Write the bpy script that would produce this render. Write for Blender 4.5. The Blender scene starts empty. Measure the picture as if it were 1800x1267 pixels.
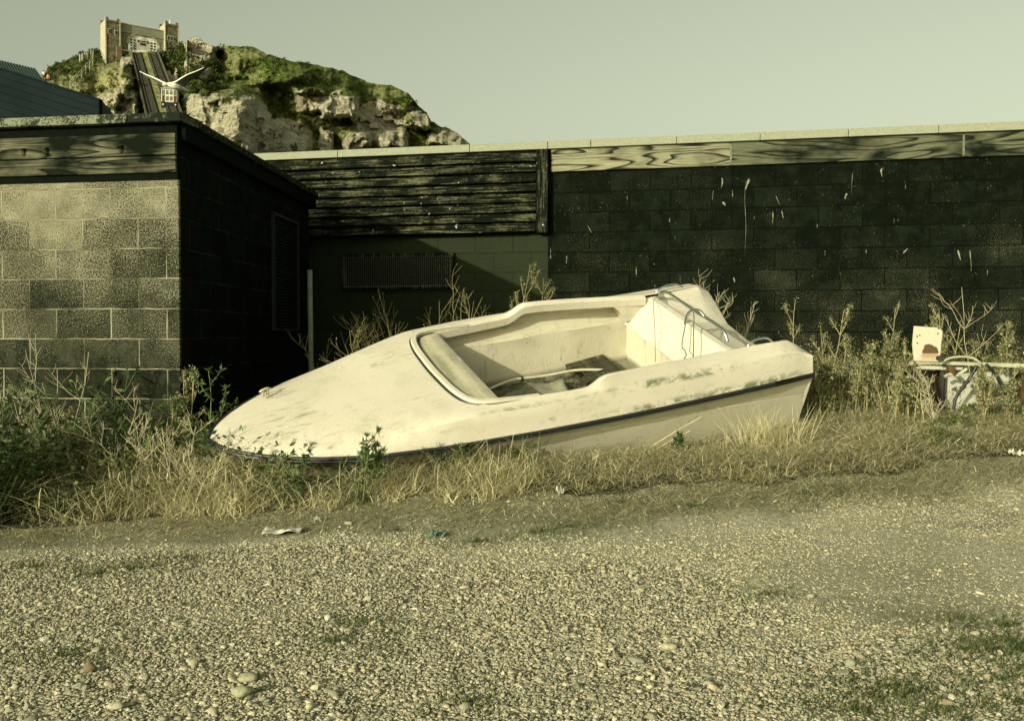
import bpy, bmesh, math, random
import numpy as np
from mathutils import Vector, Matrix, noise as mnoise
R_ = math.radians
rng = np.random.default_rng(7); random.seed(7)
sc = bpy.context.scene
COL = sc.collection

# ------------------------------------------------------------------ camera
F, H, HOR = 1750.0, 1.15, 585.0
PITCH = math.atan((633.5 - HOR) / F)
cam = bpy.data.cameras.new('camera'); camo = bpy.data.objects.new('camera', cam); COL.objects.link(camo)
cam.sensor_width = 36.0; cam.lens = 36.0 * F / 1800.0; cam.clip_end = 3000; cam.clip_start = 0.05
camo.location = (0, 0, H); camo.rotation_euler = (math.pi / 2 - PITCH, 0, 0)
sc.camera = camo
# ------------------------------------------------------------------ light
SUNV = np.array([-0.572, -0.782, 0.25]); SUNV = SUNV / np.linalg.norm(SUNV)     # towards the sun
SUN_EL = math.asin(SUNV[2]); SUN_AZ = math.atan2(SUNV[0], SUNV[1])
w = bpy.data.worlds.new('World'); sc.world = w; w.use_nodes = True
nt = w.node_tree; nt.nodes.clear()
sky = nt.nodes.new('ShaderNodeTexSky'); sky.sky_type = 'NISHITA'; sky.sun_disc = False
sky.sun_elevation = SUN_EL; sky.sun_rotation = SUN_AZ; sky.dust_density = 3.0; sky.air_density = 1.0
hs = nt.nodes.new('ShaderNodeHueSaturation'); hs.inputs['Saturation'].default_value = 0.22
mx = nt.nodes.new('ShaderNodeMix'); mx.data_type = 'RGBA'; mx.blend_type = 'MULTIPLY'; mx.inputs[0].default_value = 1
mx.inputs[7].default_value = (0.94, 0.975, 0.68, 1)
bg = nt.nodes.new('ShaderNodeBackground'); bg.inputs[1].default_value = 0.132
wo = nt.nodes.new('ShaderNodeOutputWorld')
nt.links.new(sky.outputs[0], hs.inputs['Color']); nt.links.new(hs.outputs[0], mx.inputs[6])
nt.links.new(mx.outputs[2], bg.inputs[0]); nt.links.new(bg.outputs[0], wo.inputs[0])
sl = bpy.data.lights.new('sun', 'SUN'); sl.energy = 3.55; sl.angle = R_(0.5); sl.color = (1.0, 0.925, 0.715)
so = bpy.data.objects.new('sun', sl); COL.objects.link(so); so.location = (-20, -20, 20)
so.rotation_euler = Vector(SUNV).to_track_quat('Z', 'Y').to_euler()
vs = sc.view_settings; vs.view_transform = 'Standard'; vs.look = 'None'; vs.gamma = 1; vs.use_curve_mapping = False
vs.exposure = 0.26

# ------------------------------------------------------------------ helpers
def ray(px, py):
    c, s = math.cos(PITCH), math.sin(PITCH)
    a = (px - 900) / F; b = -(py - 633.5) / F
    return np.array([a, c + b * s, -s + b * c])
CAM = np.array([0, 0, H])
def at(px, py, d):
    """world point seen at a photo pixel at depth d (metres along y)"""
    r = ray(px, py); return CAM + r * (d / r[1])
def on_plane(px, py, p0, n):
    r = ray(px, py); t = np.dot(np.array(p0) - CAM, n) / np.dot(r, n); return CAM + r * t
def sstep(x, a, b):
    t = np.clip((x - a) / (b - a), 0, 1); return t * t * (3 - 2 * t)
def ghash(ix, iy, seed=0):
    h = (ix.astype(np.int64) * 374761393 + iy.astype(np.int64) * 668265263 + seed * 974634777) & 0xffffffff
    h = ((h ^ (h >> 13)) * 1274126177) & 0xffffffff
    return ((h ^ (h >> 16)) & 0xffffff) / float(0xffffff)
def vnoise(x, y, seed=0):
    x = np.asarray(x, float); y = np.asarray(y, float)
    ix = np.floor(x); iy = np.floor(y); fx = x - ix; fy = y - iy
    fx = fx * fx * (3 - 2 * fx); fy = fy * fy * (3 - 2 * fy)
    a = ghash(ix, iy, seed); b = ghash(ix + 1, iy, seed); c = ghash(ix, iy + 1, seed); d = ghash(ix + 1, iy + 1, seed)
    return (a * (1 - fx) + b * fx) * (1 - fy) + (c * (1 - fx) + d * fx) * fy
def fbm(x, y, seed=0, oct=4):
    v = 0; a = 0.5; t = 0
    for i in range(oct):
        v = v + a * vnoise(x * 2 ** i + 17.3 * i, y * 2 ** i - 9.1 * i, seed + i); t += a; a *= 0.5
    return v / t
def ground_z(x, y):
    x = np.asarray(x, float); y = np.asarray(y, float)
    u = (x + 1.8); sp = np.where(u > 6, 6, np.log1p(np.exp(np.clip(u * 3, -30, 30))) / 3)
    sp = 6.5 * (1 - np.exp(-sp / 6.5)) * 1.12
    z = sstep(y, 3.6, 7.0) * 0.085 * sp + 0.04 * np.clip(y - 6, 0, 6)
    z = z + .085 * np.exp(-((y - 6.45) / .55) ** 2) * sstep(x, -2.9, -1.9) * (1 - sstep(x, .3, 1.6))
    z = z + 0.03 * (fbm(x * 1.1, y * 1.1, 3) - .5) + 0.012 * (fbm(x * 5, y * 5, 9, 3) - .5)
    return z
def gz(x, y): return float(ground_z(x, y))
def gpt(px, py):
    """ground point under a photo pixel"""
    r = ray(px, py); lo, hi = 1.0, 14.0
    for d in np.arange(1.5, 14, .05):
        p = CAM + r * d / r[1]
        if p[2] < gz(p[0], p[1]): return p
    return CAM + r * 9

def props(o, label=None, cat=None, group=None, kind=None):
    if label: o['label'] = label
    if cat: o['category'] = cat
    if group: o['group'] = group
    if kind: o['kind'] = kind
    return o
def empty(name, loc, label, cat, group=None, rz=0.0):
    o = bpy.data.objects.new(name, None); COL.objects.link(o); o.location = loc; o.rotation_euler = (0, 0, rz)
    o.empty_display_size = .1
    return props(o, label, cat, group)
def link_mesh(name, me, m=None, parent=None):
    if m is not None and not me.materials: me.materials.append(m)
    o = bpy.data.objects.new(name, me); COL.objects.link(o)
    if parent is not None: o.parent = parent
    return o
def mesh(name, verts, faces, m=None, parent=None, smooth=False, bevel=0):
    me = bpy.data.meshes.new(name); me.from_pydata([tuple(map(float, v)) for v in verts], [], [tuple(f) for f in faces])
    me.validate(); me.update()
    if smooth: me.polygons.foreach_set('use_smooth', [True] * len(me.polygons))
    o = link_mesh(name, me, m, parent)
    if bevel:
        b = o.modifiers.new('b', 'BEVEL'); b.width = bevel; b.segments = 2; b.limit_method = 'ANGLE'
    return o
def npmesh(name, V, Q, m=None, parent=None, col=None, smooth=False):
    """fast mesh: V (n,3), Q (k, 3 or 4)"""
    me = bpy.data.meshes.new(name); n = len(V); k, c = Q.shape
    me.vertices.add(n); me.vertices.foreach_set('co', np.asarray(V, np.float32).ravel())
    me.loops.add(k * c); me.loops.foreach_set('vertex_index', Q.astype(np.int32).ravel())
    me.polygons.add(k); me.polygons.foreach_set('loop_start', np.arange(0, k * c, c, dtype=np.int32))
    me.polygons.foreach_set('loop_total', np.full(k, c, np.int32))
    if smooth: me.polygons.foreach_set('use_smooth', np.ones(k, bool))
    me.update(calc_edges=True)
    if col is not None:
        a = me.color_attributes.new('Col', 'FLOAT_COLOR', 'POINT')
        cc = np.ones((n, 4), np.float32); cc[:, :3] = col; a.data.foreach_set('color', cc.ravel())
    return link_mesh(name, me, m, parent)
class MB:
    def __init__(s): s.v = []; s.f = []
    def add(s, v, f):
        b = len(s.v); s.v += [tuple(map(float, p)) for p in v]; s.f += [tuple(i + b for i in q) for q in f]; return s
    def box(s, lo, hi, M=None):
        x0, y0, z0 = lo; x1, y1, z1 = hi
        v = [(x0,y0,z0),(x1,y0,z0),(x1,y1,z0),(x0,y1,z0),(x0,y0,z1),(x1,y0,z1),(x1,y1,z1),(x0,y1,z1)]
        if M is not None: v = [M @ Vector(p) for p in v]
        return s.add(v, [(0,3,2,1),(4,5,6,7),(0,1,5,4),(1,2,6,5),(2,3,7,6),(3,0,4,7)])
    def tube(s, pts, r, n=8, cap=True):
        pts = [Vector(tuple(map(float, p))) for p in pts]; rr = r if hasattr(r, '__len__') else [r] * len(pts)
        b = len(s.v); up = None
        for i, p in enumerate(pts):
            t = (pts[min(i + 1, len(pts) - 1)] - pts[max(i - 1, 0)])
            t = t.normalized() if t.length > 1e-9 else Vector((0, 0, 1))
            if up is None: up = t.orthogonal().normalized()
            up = (up - t * up.dot(t)); up = up.normalized() if up.length > 1e-6 else t.orthogonal().normalized()
            sd = t.cross(up)
            for k in range(n):
                a = 2 * math.pi * k / n; s.v.append(tuple(p + (up * math.cos(a) + sd * math.sin(a)) * rr[i]))
        for i in range(len(pts) - 1):
            for k in range(n):
                s.f.append((b + i*n + k, b + i*n + (k+1) % n, b + (i+1)*n + (k+1) % n, b + (i+1)*n + k))
        if cap:
            s.f.append(tuple(b + k for k in range(n))[::-1]); e = b + (len(pts) - 1) * n; s.f.append(tuple(e + k for k in range(n)))
        return s
    def build(s, name, m, parent=None, smooth=False, bevel=0): return mesh(name, s.v, s.f, m, parent, smooth, bevel)
def loft(secs, close=False):
    mb = MB(); n = len(secs[0]); mb.v = [tuple(map(float, p)) for s_ in secs for p in s_]
    for i in range(len(secs) - 1):
        for j in range(n - 1):
            a = i * n + j; mb.f.append((a, a + 1, a + n + 1, a + n))
    return mb
def spline(pts, n=8):
    """Catmull-Rom through points"""
    P = np.array(pts, float); P = np.vstack([2*P[0]-P[1], P, 2*P[-1]-P[-2]]); out = []
    for i in range(1, len(P) - 2):
        for t in np.linspace(0, 1, n, endpoint=False):
            a, b, c, d = P[i-1], P[i], P[i+1], P[i+2]
            out.append(.5*((2*b)+(-a+c)*t+(2*a-5*b+4*c-d)*t*t+(-a+3*b-3*c+d)*t**3))
    out.append(P[-2]); return out

# ------------------------------------------------------------------ materials
class NT:
    def __init__(s, name, rough=.8, spec=.3):
        s.m = bpy.data.materials.new(name); s.m.use_nodes = True; s.t = s.m.node_tree
        s.b = s.t.nodes['Principled BSDF']; s.b.inputs['Roughness'].default_value = rough
        s.b.inputs['Specular IOR Level'].default_value = spec
    def n(s, ty, **kw):
        o = s.t.nodes.new(ty)
        for k, v in kw.items():
            if hasattr(o, k): setattr(o, k, v)
            else: o.inputs[k].default_value = v
        return o
    def l(s, a, b): s.t.links.new(a, b)
    def obj(s): return s.n('ShaderNodeTexCoord').outputs['Object']
    def scale(s, vec, sc_, loc=(0,0,0), rot=(0,0,0)):
        mp = s.n('ShaderNodeMapping'); mp.inputs['Scale'].default_value = sc_; mp.inputs['Location'].default_value = loc
        mp.inputs['Rotation'].default_value = rot; s.l(vec, mp.inputs[0]); return mp.outputs[0]
    def noise(s, vec, scale, detail=4, rough=.55, dist=0):
        o = s.n('ShaderNodeTexNoise'); o.inputs['Scale'].default_value = scale; o.inputs['Detail'].default_value = detail
        o.inputs['Roughness'].default_value = rough; o.inputs['Distortion'].default_value = dist
        if vec is not None: s.l(vec, o.inputs['Vector'])
        return o.outputs['Fac']
    def ramp(s, fac, stops, interp='LINEAR'):
        o = s.n('ShaderNodeValToRGB'); e = o.color_ramp.elements; o.color_ramp.interpolation = interp
        while len(e) > 1: e.remove(e[-1])
        for i, (p, c) in enumerate(stops):
            c = (c, c, c) if not hasattr(c, '__len__') else c
            if i == 0: e[0].position = p; q = e[0]
            else: q = e.new(p)
            q.color = (*c[:3], 1)
        s.l(fac, o.inputs[0]); return o.outputs[0]
    def math(s, op, a, b=None, c=None, clamp=False):
        o = s.n('ShaderNodeMath', operation=op, use_clamp=clamp)
        for i, q in enumerate((a, b, c)):
            if q is None: continue
            if hasattr(q, 'links') or hasattr(q, 'is_linked'): s.l(q, o.inputs[i])
            else: o.inputs[i].default_value = q
        return o.outputs[0]
    def mix(s, fac, a, b, mode='MIX'):
        o = s.n('ShaderNodeMix', data_type='RGBA', blend_type=mode)
        for sock, q in ((o.inputs[0], fac), (o.inputs[6], a), (o.inputs[7], b)):
            if hasattr(q, 'is_linked'): s.l(q, sock)
            elif hasattr(q, '__len__'): sock.default_value = (*q[:3], 1)
            else: sock.default_value = q
        return o.outputs[2]
    def sep(s, vec):
        o = s.n('ShaderNodeSeparateXYZ'); s.l(vec, o.inputs[0]); return o.outputs
    def comb(s, x, y, z=0.0):
        o = s.n('ShaderNodeCombineXYZ')
        for i, q in enumerate((x, y, z)):
            if hasattr(q, 'is_linked'): s.l(q, o.inputs[i])
            else: o.inputs[i].default_value = q
        return o.outputs[0]
    def band(s, v, lo, hi, soft):
        a = s.n('ShaderNodeMapRange', interpolation_type='SMOOTHSTEP'); a.inputs[1].default_value = lo - soft; a.inputs[2].default_value = lo + soft
        b = s.n('ShaderNodeMapRange', interpolation_type='SMOOTHSTEP'); b.inputs[1].default_value = hi - soft; b.inputs[2].default_value = hi + soft
        s.l(v, a.inputs[0]); s.l(v, b.inputs[0]); return s.math('SUBTRACT', a.outputs[0], b.outputs[0])
    def color(s, c):
        if hasattr(c, 'is_linked'): s.l(c, s.b.inputs['Base Color'])
        else: s.b.inputs['Base Color'].default_value = (*c[:3], 1)
        return s
    def bump(s, h, strength=.5, dist=.01):
        o = s.n('ShaderNodeBump'); o.inputs['Strength'].default_value = strength; o.inputs['Distance'].default_value = dist
        s.l(h, o.inputs['Height']); s.l(o.outputs[0], s.b.inputs['Normal']); return s
def simple(name, c, rough=.8, var=.25, scale=8, bump=.2, metal=0, spec=.3):
    t = NT(name, rough, spec); v = t.obj(); n = t.noise(v, scale, 5)
    lo = [x * (1 - var) for x in c]; hi = [min(1, x * (1 + var)) for x in c]
    t.color(t.ramp(n, [(.3, lo), (.7, hi)])); t.b.inputs['Metallic'].default_value = metal
    if bump: t.bump(t.noise(v, scale * 6, 3), bump, .005)
    return t.m

def brick_vec(t, zoff):
    o = t.sep(t.obj()); return o, t.comb(o[0], t.math('SUBTRACT', o[2], zoff))
def block_mat(name, base, pit, pit_lo, pit_hi, mortar, zoff, low_dark, spk_scale=60, drops=False, xoff=0.0, perw=.10, dense=(.35,.65), worn=(0, 0, 0, 0)):
    t = NT(name, 1.0, .04); o, v = brick_vec(t, zoff)
    wob = t.n('ShaderNodeTexNoise'); wob.inputs['Scale'].default_value = 9; wob.inputs['Detail'].default_value = 3; t.l(v, wob.inputs['Vector'])
    wv = t.n('ShaderNodeVectorMath', operation='MULTIPLY_ADD'); t.l(wob.outputs['Color'], wv.inputs[0])
    wv.inputs[1].default_value = (.014, .014, 0); wv.inputs[2].default_value = (-.007 + xoff, -.007, 0)
    ad = t.n('ShaderNodeVectorMath', operation='ADD'); t.l(v, ad.inputs[0]); t.l(wv.outputs[0], ad.inputs[1])
    bk = t.n('ShaderNodeTexBrick'); bk.offset = .5; bk.inputs['Scale'].default_value = 1; bk.inputs['Mortar Size'].default_value = .006
    bk.inputs['Mortar Smooth'].default_value = .35; bk.inputs['Brick Width'].default_value = .45; bk.inputs['Row Height'].default_value = .225
    bk.inputs['Color1'].default_value = (0, 0, 0, 1); bk.inputs['Color2'].default_value = (1, 1, 1, 1); t.l(ad.outputs[0], bk.inputs['Vector'])
    per = t.sep(bk.outputs['Color'])[0]                      # random value of each block
    n1 = t.noise(v, spk_scale, 4, .75); n2 = t.noise(v, spk_scale * 2.3, 2, .5); big = t.noise(v, 1.6, 4, .6)
    sp = t.math('ADD', t.math('MULTIPLY', n1, .65), t.math('MULTIPLY', n2, .35))
    dens = t.math('ADD', t.math('MULTIPLY', big, .26), t.math('MULTIPLY', per, perw))
    if low_dark:
        g = t.n('ShaderNodeMapRange'); g.inputs[1].default_value = low_dark[0]; g.inputs[2].default_value = low_dark[1]; t.l(o[2], g.inputs[0])
        dens = t.math('ADD', dens, t.math('MULTIPLY', g.outputs[0], low_dark[2]))
    val = t.math('ADD', sp, dens)
    spk = t.ramp(val, [(dense[0], 0), (dense[1], 1)])
    c = t.mix(spk, base, pit)
    c = t.mix(t.math('MULTIPLY', t.noise(v, 4, 4), .35), c, tuple(q * .8 for q in base))
    wn = t.ramp(t.math('ADD', t.math('MULTIPLY', t.noise(v, 6, 5, .7), .8), t.math('MULTIPLY', per, .10)), [(.40, 0), (.60, 1)]); c = t.mix(t.math('MULTIPLY', wn, worn[3]), c, worn[:3])
    mm = t.math('MULTIPLY', bk.outputs['Fac'], t.ramp(t.noise(v, 3.0, 3), [(.40, 0.15), (.6, 1)]))
    c = t.mix(mm, c, mortar)
    if drops:
        s1 = t.noise(t.scale(v, (26, 3.2, 1)), 1, 3, .5); d1 = t.ramp(s1, [(.715, 0), (.735, 1)])
        s2 = t.noise(t.scale(v, (20, 14, 1), (5, 3, 0)), 1, 3, .6); d2 = t.ramp(s2, [(.725, 0), (.74, 1)])
        vo = t.n('ShaderNodeTexVoronoi'); vo.inputs['Scale'].default_value = 30; t.l(v, vo.inputs['Vector'])
        d3 = t.ramp(vo.outputs['Distance'], [(.09, 1), (.13, 0)])
        d3 = t.math('MULTIPLY', d3, t.ramp(t.noise(v, 5, 3), [(.5, 0), (.56, 1)]))
        dd = t.math('MAXIMUM', t.math('MAXIMUM', d1, d2), t.math('MULTIPLY', d3, .8))
        c = t.mix(t.math('MULTIPLY', dd, t.ramp(t.noise(v, 50, 3, .6), [(.35, .05), (.62, .8)])), c, (.36, .34, .25))
    t.color(c)
    hgt = t.math('SUBTRACT', t.math('MULTIPLY', sp, .6), t.math('MULTIPLY', bk.outputs['Fac'], .9))
    t.bump(t.math('ADD', hgt, t.math('MULTIPLY', t.noise(v, 14, 5, .7), .5)), 1.0, .014); return t.m
def grain_mat(name, dark, light, freq=9, thr=.5, amount=.7, sx=.9, sz=7.0, seed=0.0, worn=.5, thin=False):
    """old plywood or plank: bleached growth rings round knots on dark paint"""
    t = NT(name, 1.0, .05); v = t.scale(t.obj(), (sx, 1, sz), (seed, 0, seed * .37))
    n = t.noise(v, 1.0, 2, .35, .35)
    ph = t.math('FRACT', t.math('MULTIPLY', n, freq))
    rg = t.ramp(ph, [(0, 0), (.10, 1), (.22, .85), (.36, .12), (1, 0)]) if thin else t.ramp(ph, [(0, 0), (.12, .15), (thr, 1), (.93, 1), (1, 0)])
    fine = t.noise(t.scale(t.obj(), (3, 1, 140)), 1, 3, .6)
    msk = t.ramp(t.noise(t.scale(t.obj(), (1.4, 1, 3), (seed, 0, 1)), 1.2, 4), [(worn - .10, 0), (worn + .10, 1)])
    f = t.math('MULTIPLY', t.math('MULTIPLY', rg, t.ramp(fine, [(.35, .45), (.6, 1)])), t.math('MULTIPLY_ADD', msk, amount, 1 - amount - .12), clamp=True)
    t.color(t.mix(f, dark, light)); t.bump(t.math('ADD', rg, t.math('MULTIPLY', fine, .5)), .35, .003); return t.m
def streak_mat(name, dark, light, thr=(.5, .62), sx=2.2, sz=45, rz=0):
    t = NT(name, 1.0, .06); v = t.obj(); a = t.noise(t.scale(v, (sx, 1, sz)), 1, 4, .65)
    b = t.noise(v, 3.5, 5, .7); c = t.noise(v, 34, 2)
    k = t.math('ADD', t.math('MULTIPLY', a, .55), t.math('ADD', t.math('MULTIPLY', b, .3), t.math('MULTIPLY', c, .15)))
    f = t.ramp(k, [(thr[0], 0), (thr[1], .55), (thr[1] + .1, 1)])
    dr = t.ramp(t.noise(v, 13, 3, .6), [(.70, 0), (.73, 1)])
    t.color(t.mix(dr, t.mix(f, dark, light), (.55, .52, .4))); t.bump(a, .5, .004); return t.m
def vcol_mat(name, rough=.85, trans=0.0, mult=1.0):
    t = NT(name, rough, .2); a = t.n('ShaderNodeVertexColor'); a.layer_name = 'Col'
    t.color(a.outputs[0])
    if trans:
        tr = t.n('ShaderNodeBsdfTranslucent'); t.l(a.outputs[0], tr.inputs[0]); ms = t.n('ShaderNodeMixShader'); ms.inputs[0].default_value = trans
        t.l(t.b.outputs[0], ms.inputs[1]); t.l(tr.outputs[0], ms.inputs[2]); t.l(ms.outputs[0], t.t.nodes['Material Output'].inputs[0])
    return t.m

M = {}
M['shed_block'] = block_mat('cinder blockwork', (.014, .018, .010), (.335, .32, .215), 0, 0, (.34, .32, .215), .03, (.95, 2.1, .12), 85, perw=.065, dense=(.735, .80), worn=(.085, .085, .052, .5), xoff=.1)
M['black_block'] = block_mat('black painted blockwork', (.0035, .0055, .003), (.20, .20, .125), 0, 0, (.0035, .005, .003), .035, (2.6, 1.2, .06), 90, drops=True, perw=.03, dense=(.735, .84), worn=(.011, .016, .009, .8))
M['dark_side'] = block_mat('black side wall', (.004, .006, .0045), (.06, .065, .05), 0, 0, (.03, .035, .028), .03, None, 60, dense=(.80, .92), worn=(.012, .016, .013, .5))
M['grey_block'] = block_mat('grey painted blockwork', (.021, .027, .014), (.034, .043, .022), 0, 0, (.022, .03, .015), .05, None, 30, dense=(.5, .9))
M['coping'] = simple('pale concrete coping', (.27, .285, .20), .95, .18, 60, .5)
def mossy(name):
    t = NT(name, .95, .2); v = t.obj(); a = t.noise(v, 5, 5, .7); b = t.noise(v, 70, 2)
    f = t.ramp(t.math('ADD', t.math('MULTIPLY', a, .7), t.math('MULTIPLY', b, .3)), [(.47, 0), (.53, 1)])
    t.color(t.mix(f, (.02, .026, .014), (.19, .205, .135))); t.bump(b, .6, .01); return t.m
M['mossy'] = mossy('mossy coping'); M['black_trim'] = simple('black painted trim', (.004, .006, .004), 1.0, .4, 20, .3, spec=.05)
M['fascia_pale'] = grain_mat('bleached plywood fascia', (.006, .009, .005), (.34, .33, .21), 10, .34, .5, .65, 6.5, 3.1, .40)
M['fascia_dark'] = grain_mat('dark plywood fascia', (.007, .010, .006), (.16, .165, .10), 9, .40, .92, .6, 5.5, 8.4, .46)
M['plank'] = grain_mat('old dark plank', (.006, .009, .005), (.21, .205, .13), 14, .34, .9, .6, 7.5, 5.2, .52)
M['board'] = streak_mat('weathered louvre boards', (.005, .007, .004), (.18, .18, .10), (.50, .60))
M['post'] = streak_mat('weathered upright', (.005, .007, .004), (.15, .15, .09), (.49, .6), 45, 2.2)
M['chrome'] = NT('polished tube', .22, .5).color((.62, .66, .62)).m; M['chrome'].node_tree.nodes['Principled BSDF'].inputs['Metallic'].default_value = 1
M['rubber'] = simple('black rubber', (.012, .016, .014), .45, .3, 30, .2, spec=.5)
M['rope'] = simple('grey green rope', (.10, .13, .11), .95, .3, 80, .5)
M['pipe_grey'] = simple('galvanised tube', (.20, .235, .17), .6, .2, 12, .2)
M['mesh_wire'] = simple('wire', (.13, .14, .09), .6, .3, 40, 0)

# ------------------------------------------------------------------ ground sheet
def build_ground():
    xs = np.concatenate([np.linspace(-400, -14, 14), np.linspace(-12, 12, 241), np.linspace(14, 400, 14)])
    ys = np.concatenate([np.linspace(-200, -4, 8), np.linspace(-2, 14, 201), np.linspace(16, 500, 18)])
    X, Y = np.meshgrid(xs, ys); Z = ground_z(X, Y)
    V = np.stack([X, Y, Z], -1).reshape(-1, 3); nx, ny = len(xs), len(ys)
    i = np.arange(nx - 1)[None] + np.arange(ny - 1)[:, None] * nx; i = i.ravel()
    Q = np.stack([i, i + 1, i + nx + 1, i + nx], 1)
    t = NT('dusty ground', .97, .1); v = t.obj()
    a = t.noise(v, .9, 5, .6); b = t.noise(v, 40, 4, .7); c = t.noise(v, 160, 2)
    col = t.ramp(b, [(.35, (.26, .25, .165)), (.65, (.56, .53, .38))])
    col = t.mix(t.ramp(a, [(.45, 0), (.62, .75)]), col, (.27, .27, .165))
    t.color(col); t.bump(t.math('ADD', b, t.math('MULTIPLY', c, .7)), .9, .02)
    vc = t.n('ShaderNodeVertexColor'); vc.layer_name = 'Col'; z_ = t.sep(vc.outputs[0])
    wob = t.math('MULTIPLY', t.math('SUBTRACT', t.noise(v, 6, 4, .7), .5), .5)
    shaded_gap = t.mix(b, (.08, .08, .05), (.25, .245, .16))  # ground between the stones painted darker, as shade among the pebbles
    shaded_soil = t.mix(b, (.012, .014, .008), (.07, .068, .038)); turf = t.mix(b, (.13, .13, .075), (.40, .385, .25))  # earth below the grass darkened in colour to deepen shade under the blades
    col = t.mix(t.ramp(t.math('ADD', z_[0], wob), [(.35, 0), (.6, 1)]), col, shaded_gap)
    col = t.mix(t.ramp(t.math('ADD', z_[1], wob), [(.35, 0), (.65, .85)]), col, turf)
    col = t.mix(t.ramp(t.math('ADD', z_[2], wob), [(.35, 0), (.65, 1)]), col, shaded_soil)
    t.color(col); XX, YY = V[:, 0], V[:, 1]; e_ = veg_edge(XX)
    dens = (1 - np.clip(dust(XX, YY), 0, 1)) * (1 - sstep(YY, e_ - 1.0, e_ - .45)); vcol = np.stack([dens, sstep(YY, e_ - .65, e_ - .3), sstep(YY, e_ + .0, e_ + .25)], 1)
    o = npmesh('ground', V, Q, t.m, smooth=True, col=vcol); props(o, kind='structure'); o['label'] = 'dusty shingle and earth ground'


# ------------------------------------------------------------------ gravel
def dust(x, y):
    """0 where loose stones lie thick, 1 on trodden dusty patches"""
    d = fbm(x * .55 + 3, y * .75, 40, 4); strip = np.exp(-((y - (veg_edge(x) - .30)) / .18) ** 2) * (x < 1.5)
    return np.clip(d - .44 + .5 * strip, 0, 1) * 4.2 + sstep(x, .2, 1.6) * sstep(y, 3.6, 4.6) * .38
def veg_edge(x):
    """front edge of the grass, as a y in metres"""
    e = np.interp(x, EDX, EDY)
    return e + .22 * (fbm(np.asarray(x) * 1.7, 0 * np.asarray(x), 21) - .5) + .30 * (fbm(np.asarray(x) * 5.5, 0 * np.asarray(x) + 3, 22) - .5) - .05
_ed = [gpt(px_, py_) for px_, py_ in ((0, 940), (150, 924), (300, 912), (450, 904), (600, 894), (750, 884), (900, 882), (1000, 880), (1100, 872), (1250, 860), (1400, 852), (1550, 848), (1700, 822), (1800, 806))]
EDX = [-8] + [float(p[0]) for p in _ed] + [8]; EDY = [5.4] + [float(p[1]) for p in _ed] + [float(_ed[-1][1])]
build_ground()
def pebble_proto(i):
    bm = bmesh.new(); bmesh.ops.create_icosphere(bm, subdivisions=2 if i % 2 == 0 else 1, radius=1)
    r = random.Random(i); off = Vector((r.random() * 50, r.random() * 50, i))
    for v_ in bm.verts:
        n = mnoise.noise(v_.co * .9 + off) * .30 + mnoise.noise(v_.co * 2.1 + off) * .12
        v_.co = v_.co * (1 + n)
    me = bpy.data.meshes.new('pebble'); bm.to_mesh(me); bm.free(); me.polygons.foreach_set('use_smooth', [i % 2 == 0] * len(me.polygons))
    me.materials.append(M['pebble']); return bpy.data.objects.new('pebble_source', me)
def pebble_mat():
    t = NT('pebble', .8, .3); oi = t.n('ShaderNodeObjectInfo')
    col = t.ramp(oi.outputs['Random'], [(0, (.32, .30, .20)), (.16, (.62, .56, .38)), (.34, (.46, .43, .29)), (.48, (.70, .64, .45)), (.6, (.36, .36, .27)),
                 (.72, (.56, .46, .30)), (.84, (.64, .58, .40)), (.94, (.27, .27, .20)), (1, (.72, .66, .48))], 'CONSTANT')
    n = t.noise(t.obj(), 3, 4); t.color(t.mix(t.math('MULTIPLY', n, .5), col, (.17, .17, .10))); t.bump(t.noise(t.obj(), 9, 3), .3, .05); return t.m
M['pebble'] = pebble_mat()
def instancer(name, P, rot, scl, protos, label, cat, idx=None):
    me = bpy.data.meshes.new(name); me.vertices.add(len(P)); me.vertices.foreach_set('co', np.asarray(P, np.float32).ravel())
    for nm, arr in (('rot', rot), ('scl', scl)):
        a = me.attributes.new(nm, 'FLOAT_VECTOR', 'POINT'); a.data.foreach_set('vector', np.asarray(arr, np.float32).ravel())
    a = me.attributes.new('idx', 'INT', 'POINT'); a.data.foreach_set('value', (rng.integers(0, len(protos), len(P)) if idx is None else idx).astype(np.int32))
    o = link_mesh(name, me); ng = bpy.data.node_groups.new(name, 'GeometryNodeTree')
    ng.interface.new_socket('Geometry', in_out='INPUT', socket_type='NodeSocketGeometry'); ng.interface.new_socket('Geometry', in_out='OUTPUT', socket_type='NodeSocketGeometry')
    N = ng.nodes; L = ng.links; gi = N.new('NodeGroupInput'); go = N.new('NodeGroupOutput'); ip = N.new('GeometryNodeInstanceOnPoints')
    gt = N.new('GeometryNodeGeometryToInstance')
    for p in reversed(protos):
        q = N.new('GeometryNodeObjectInfo'); q.inputs['Object'].default_value = p; q.inputs['As Instance'].default_value = True; L.new(q.outputs['Geometry'], gt.inputs[0])
    def na(nm, ty):
        q = N.new('GeometryNodeInputNamedAttribute'); q.data_type = ty; q.inputs[0].default_value = nm
        return q.outputs[0]
    L.new(gi.outputs[0], ip.inputs['Points'])
    jn = N.new('GeometryNodeJoinGeometry')
    for ln in list(gt.inputs[0].links):
        fs = ln.from_socket; L.remove(ln); L.new(fs, jn.inputs[0])
    L.new(jn.outputs[0], ip.inputs['Instance'])
    ip.inputs['Pick Instance'].default_value = True
    L.new(na('idx', 'INT'), ip.inputs['Instance Index']); L.new(na('rot', 'FLOAT_VECTOR'), ip.inputs['Rotation']); L.new(na('scl', 'FLOAT_VECTOR'), ip.inputs['Scale'])
    L.new(ip.outputs[0], go.inputs[0]); N.remove(gt)
    md = o.modifiers.new('g', 'NODES'); md.node_group = ng
    return props(o, label, cat, kind='stuff')
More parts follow.
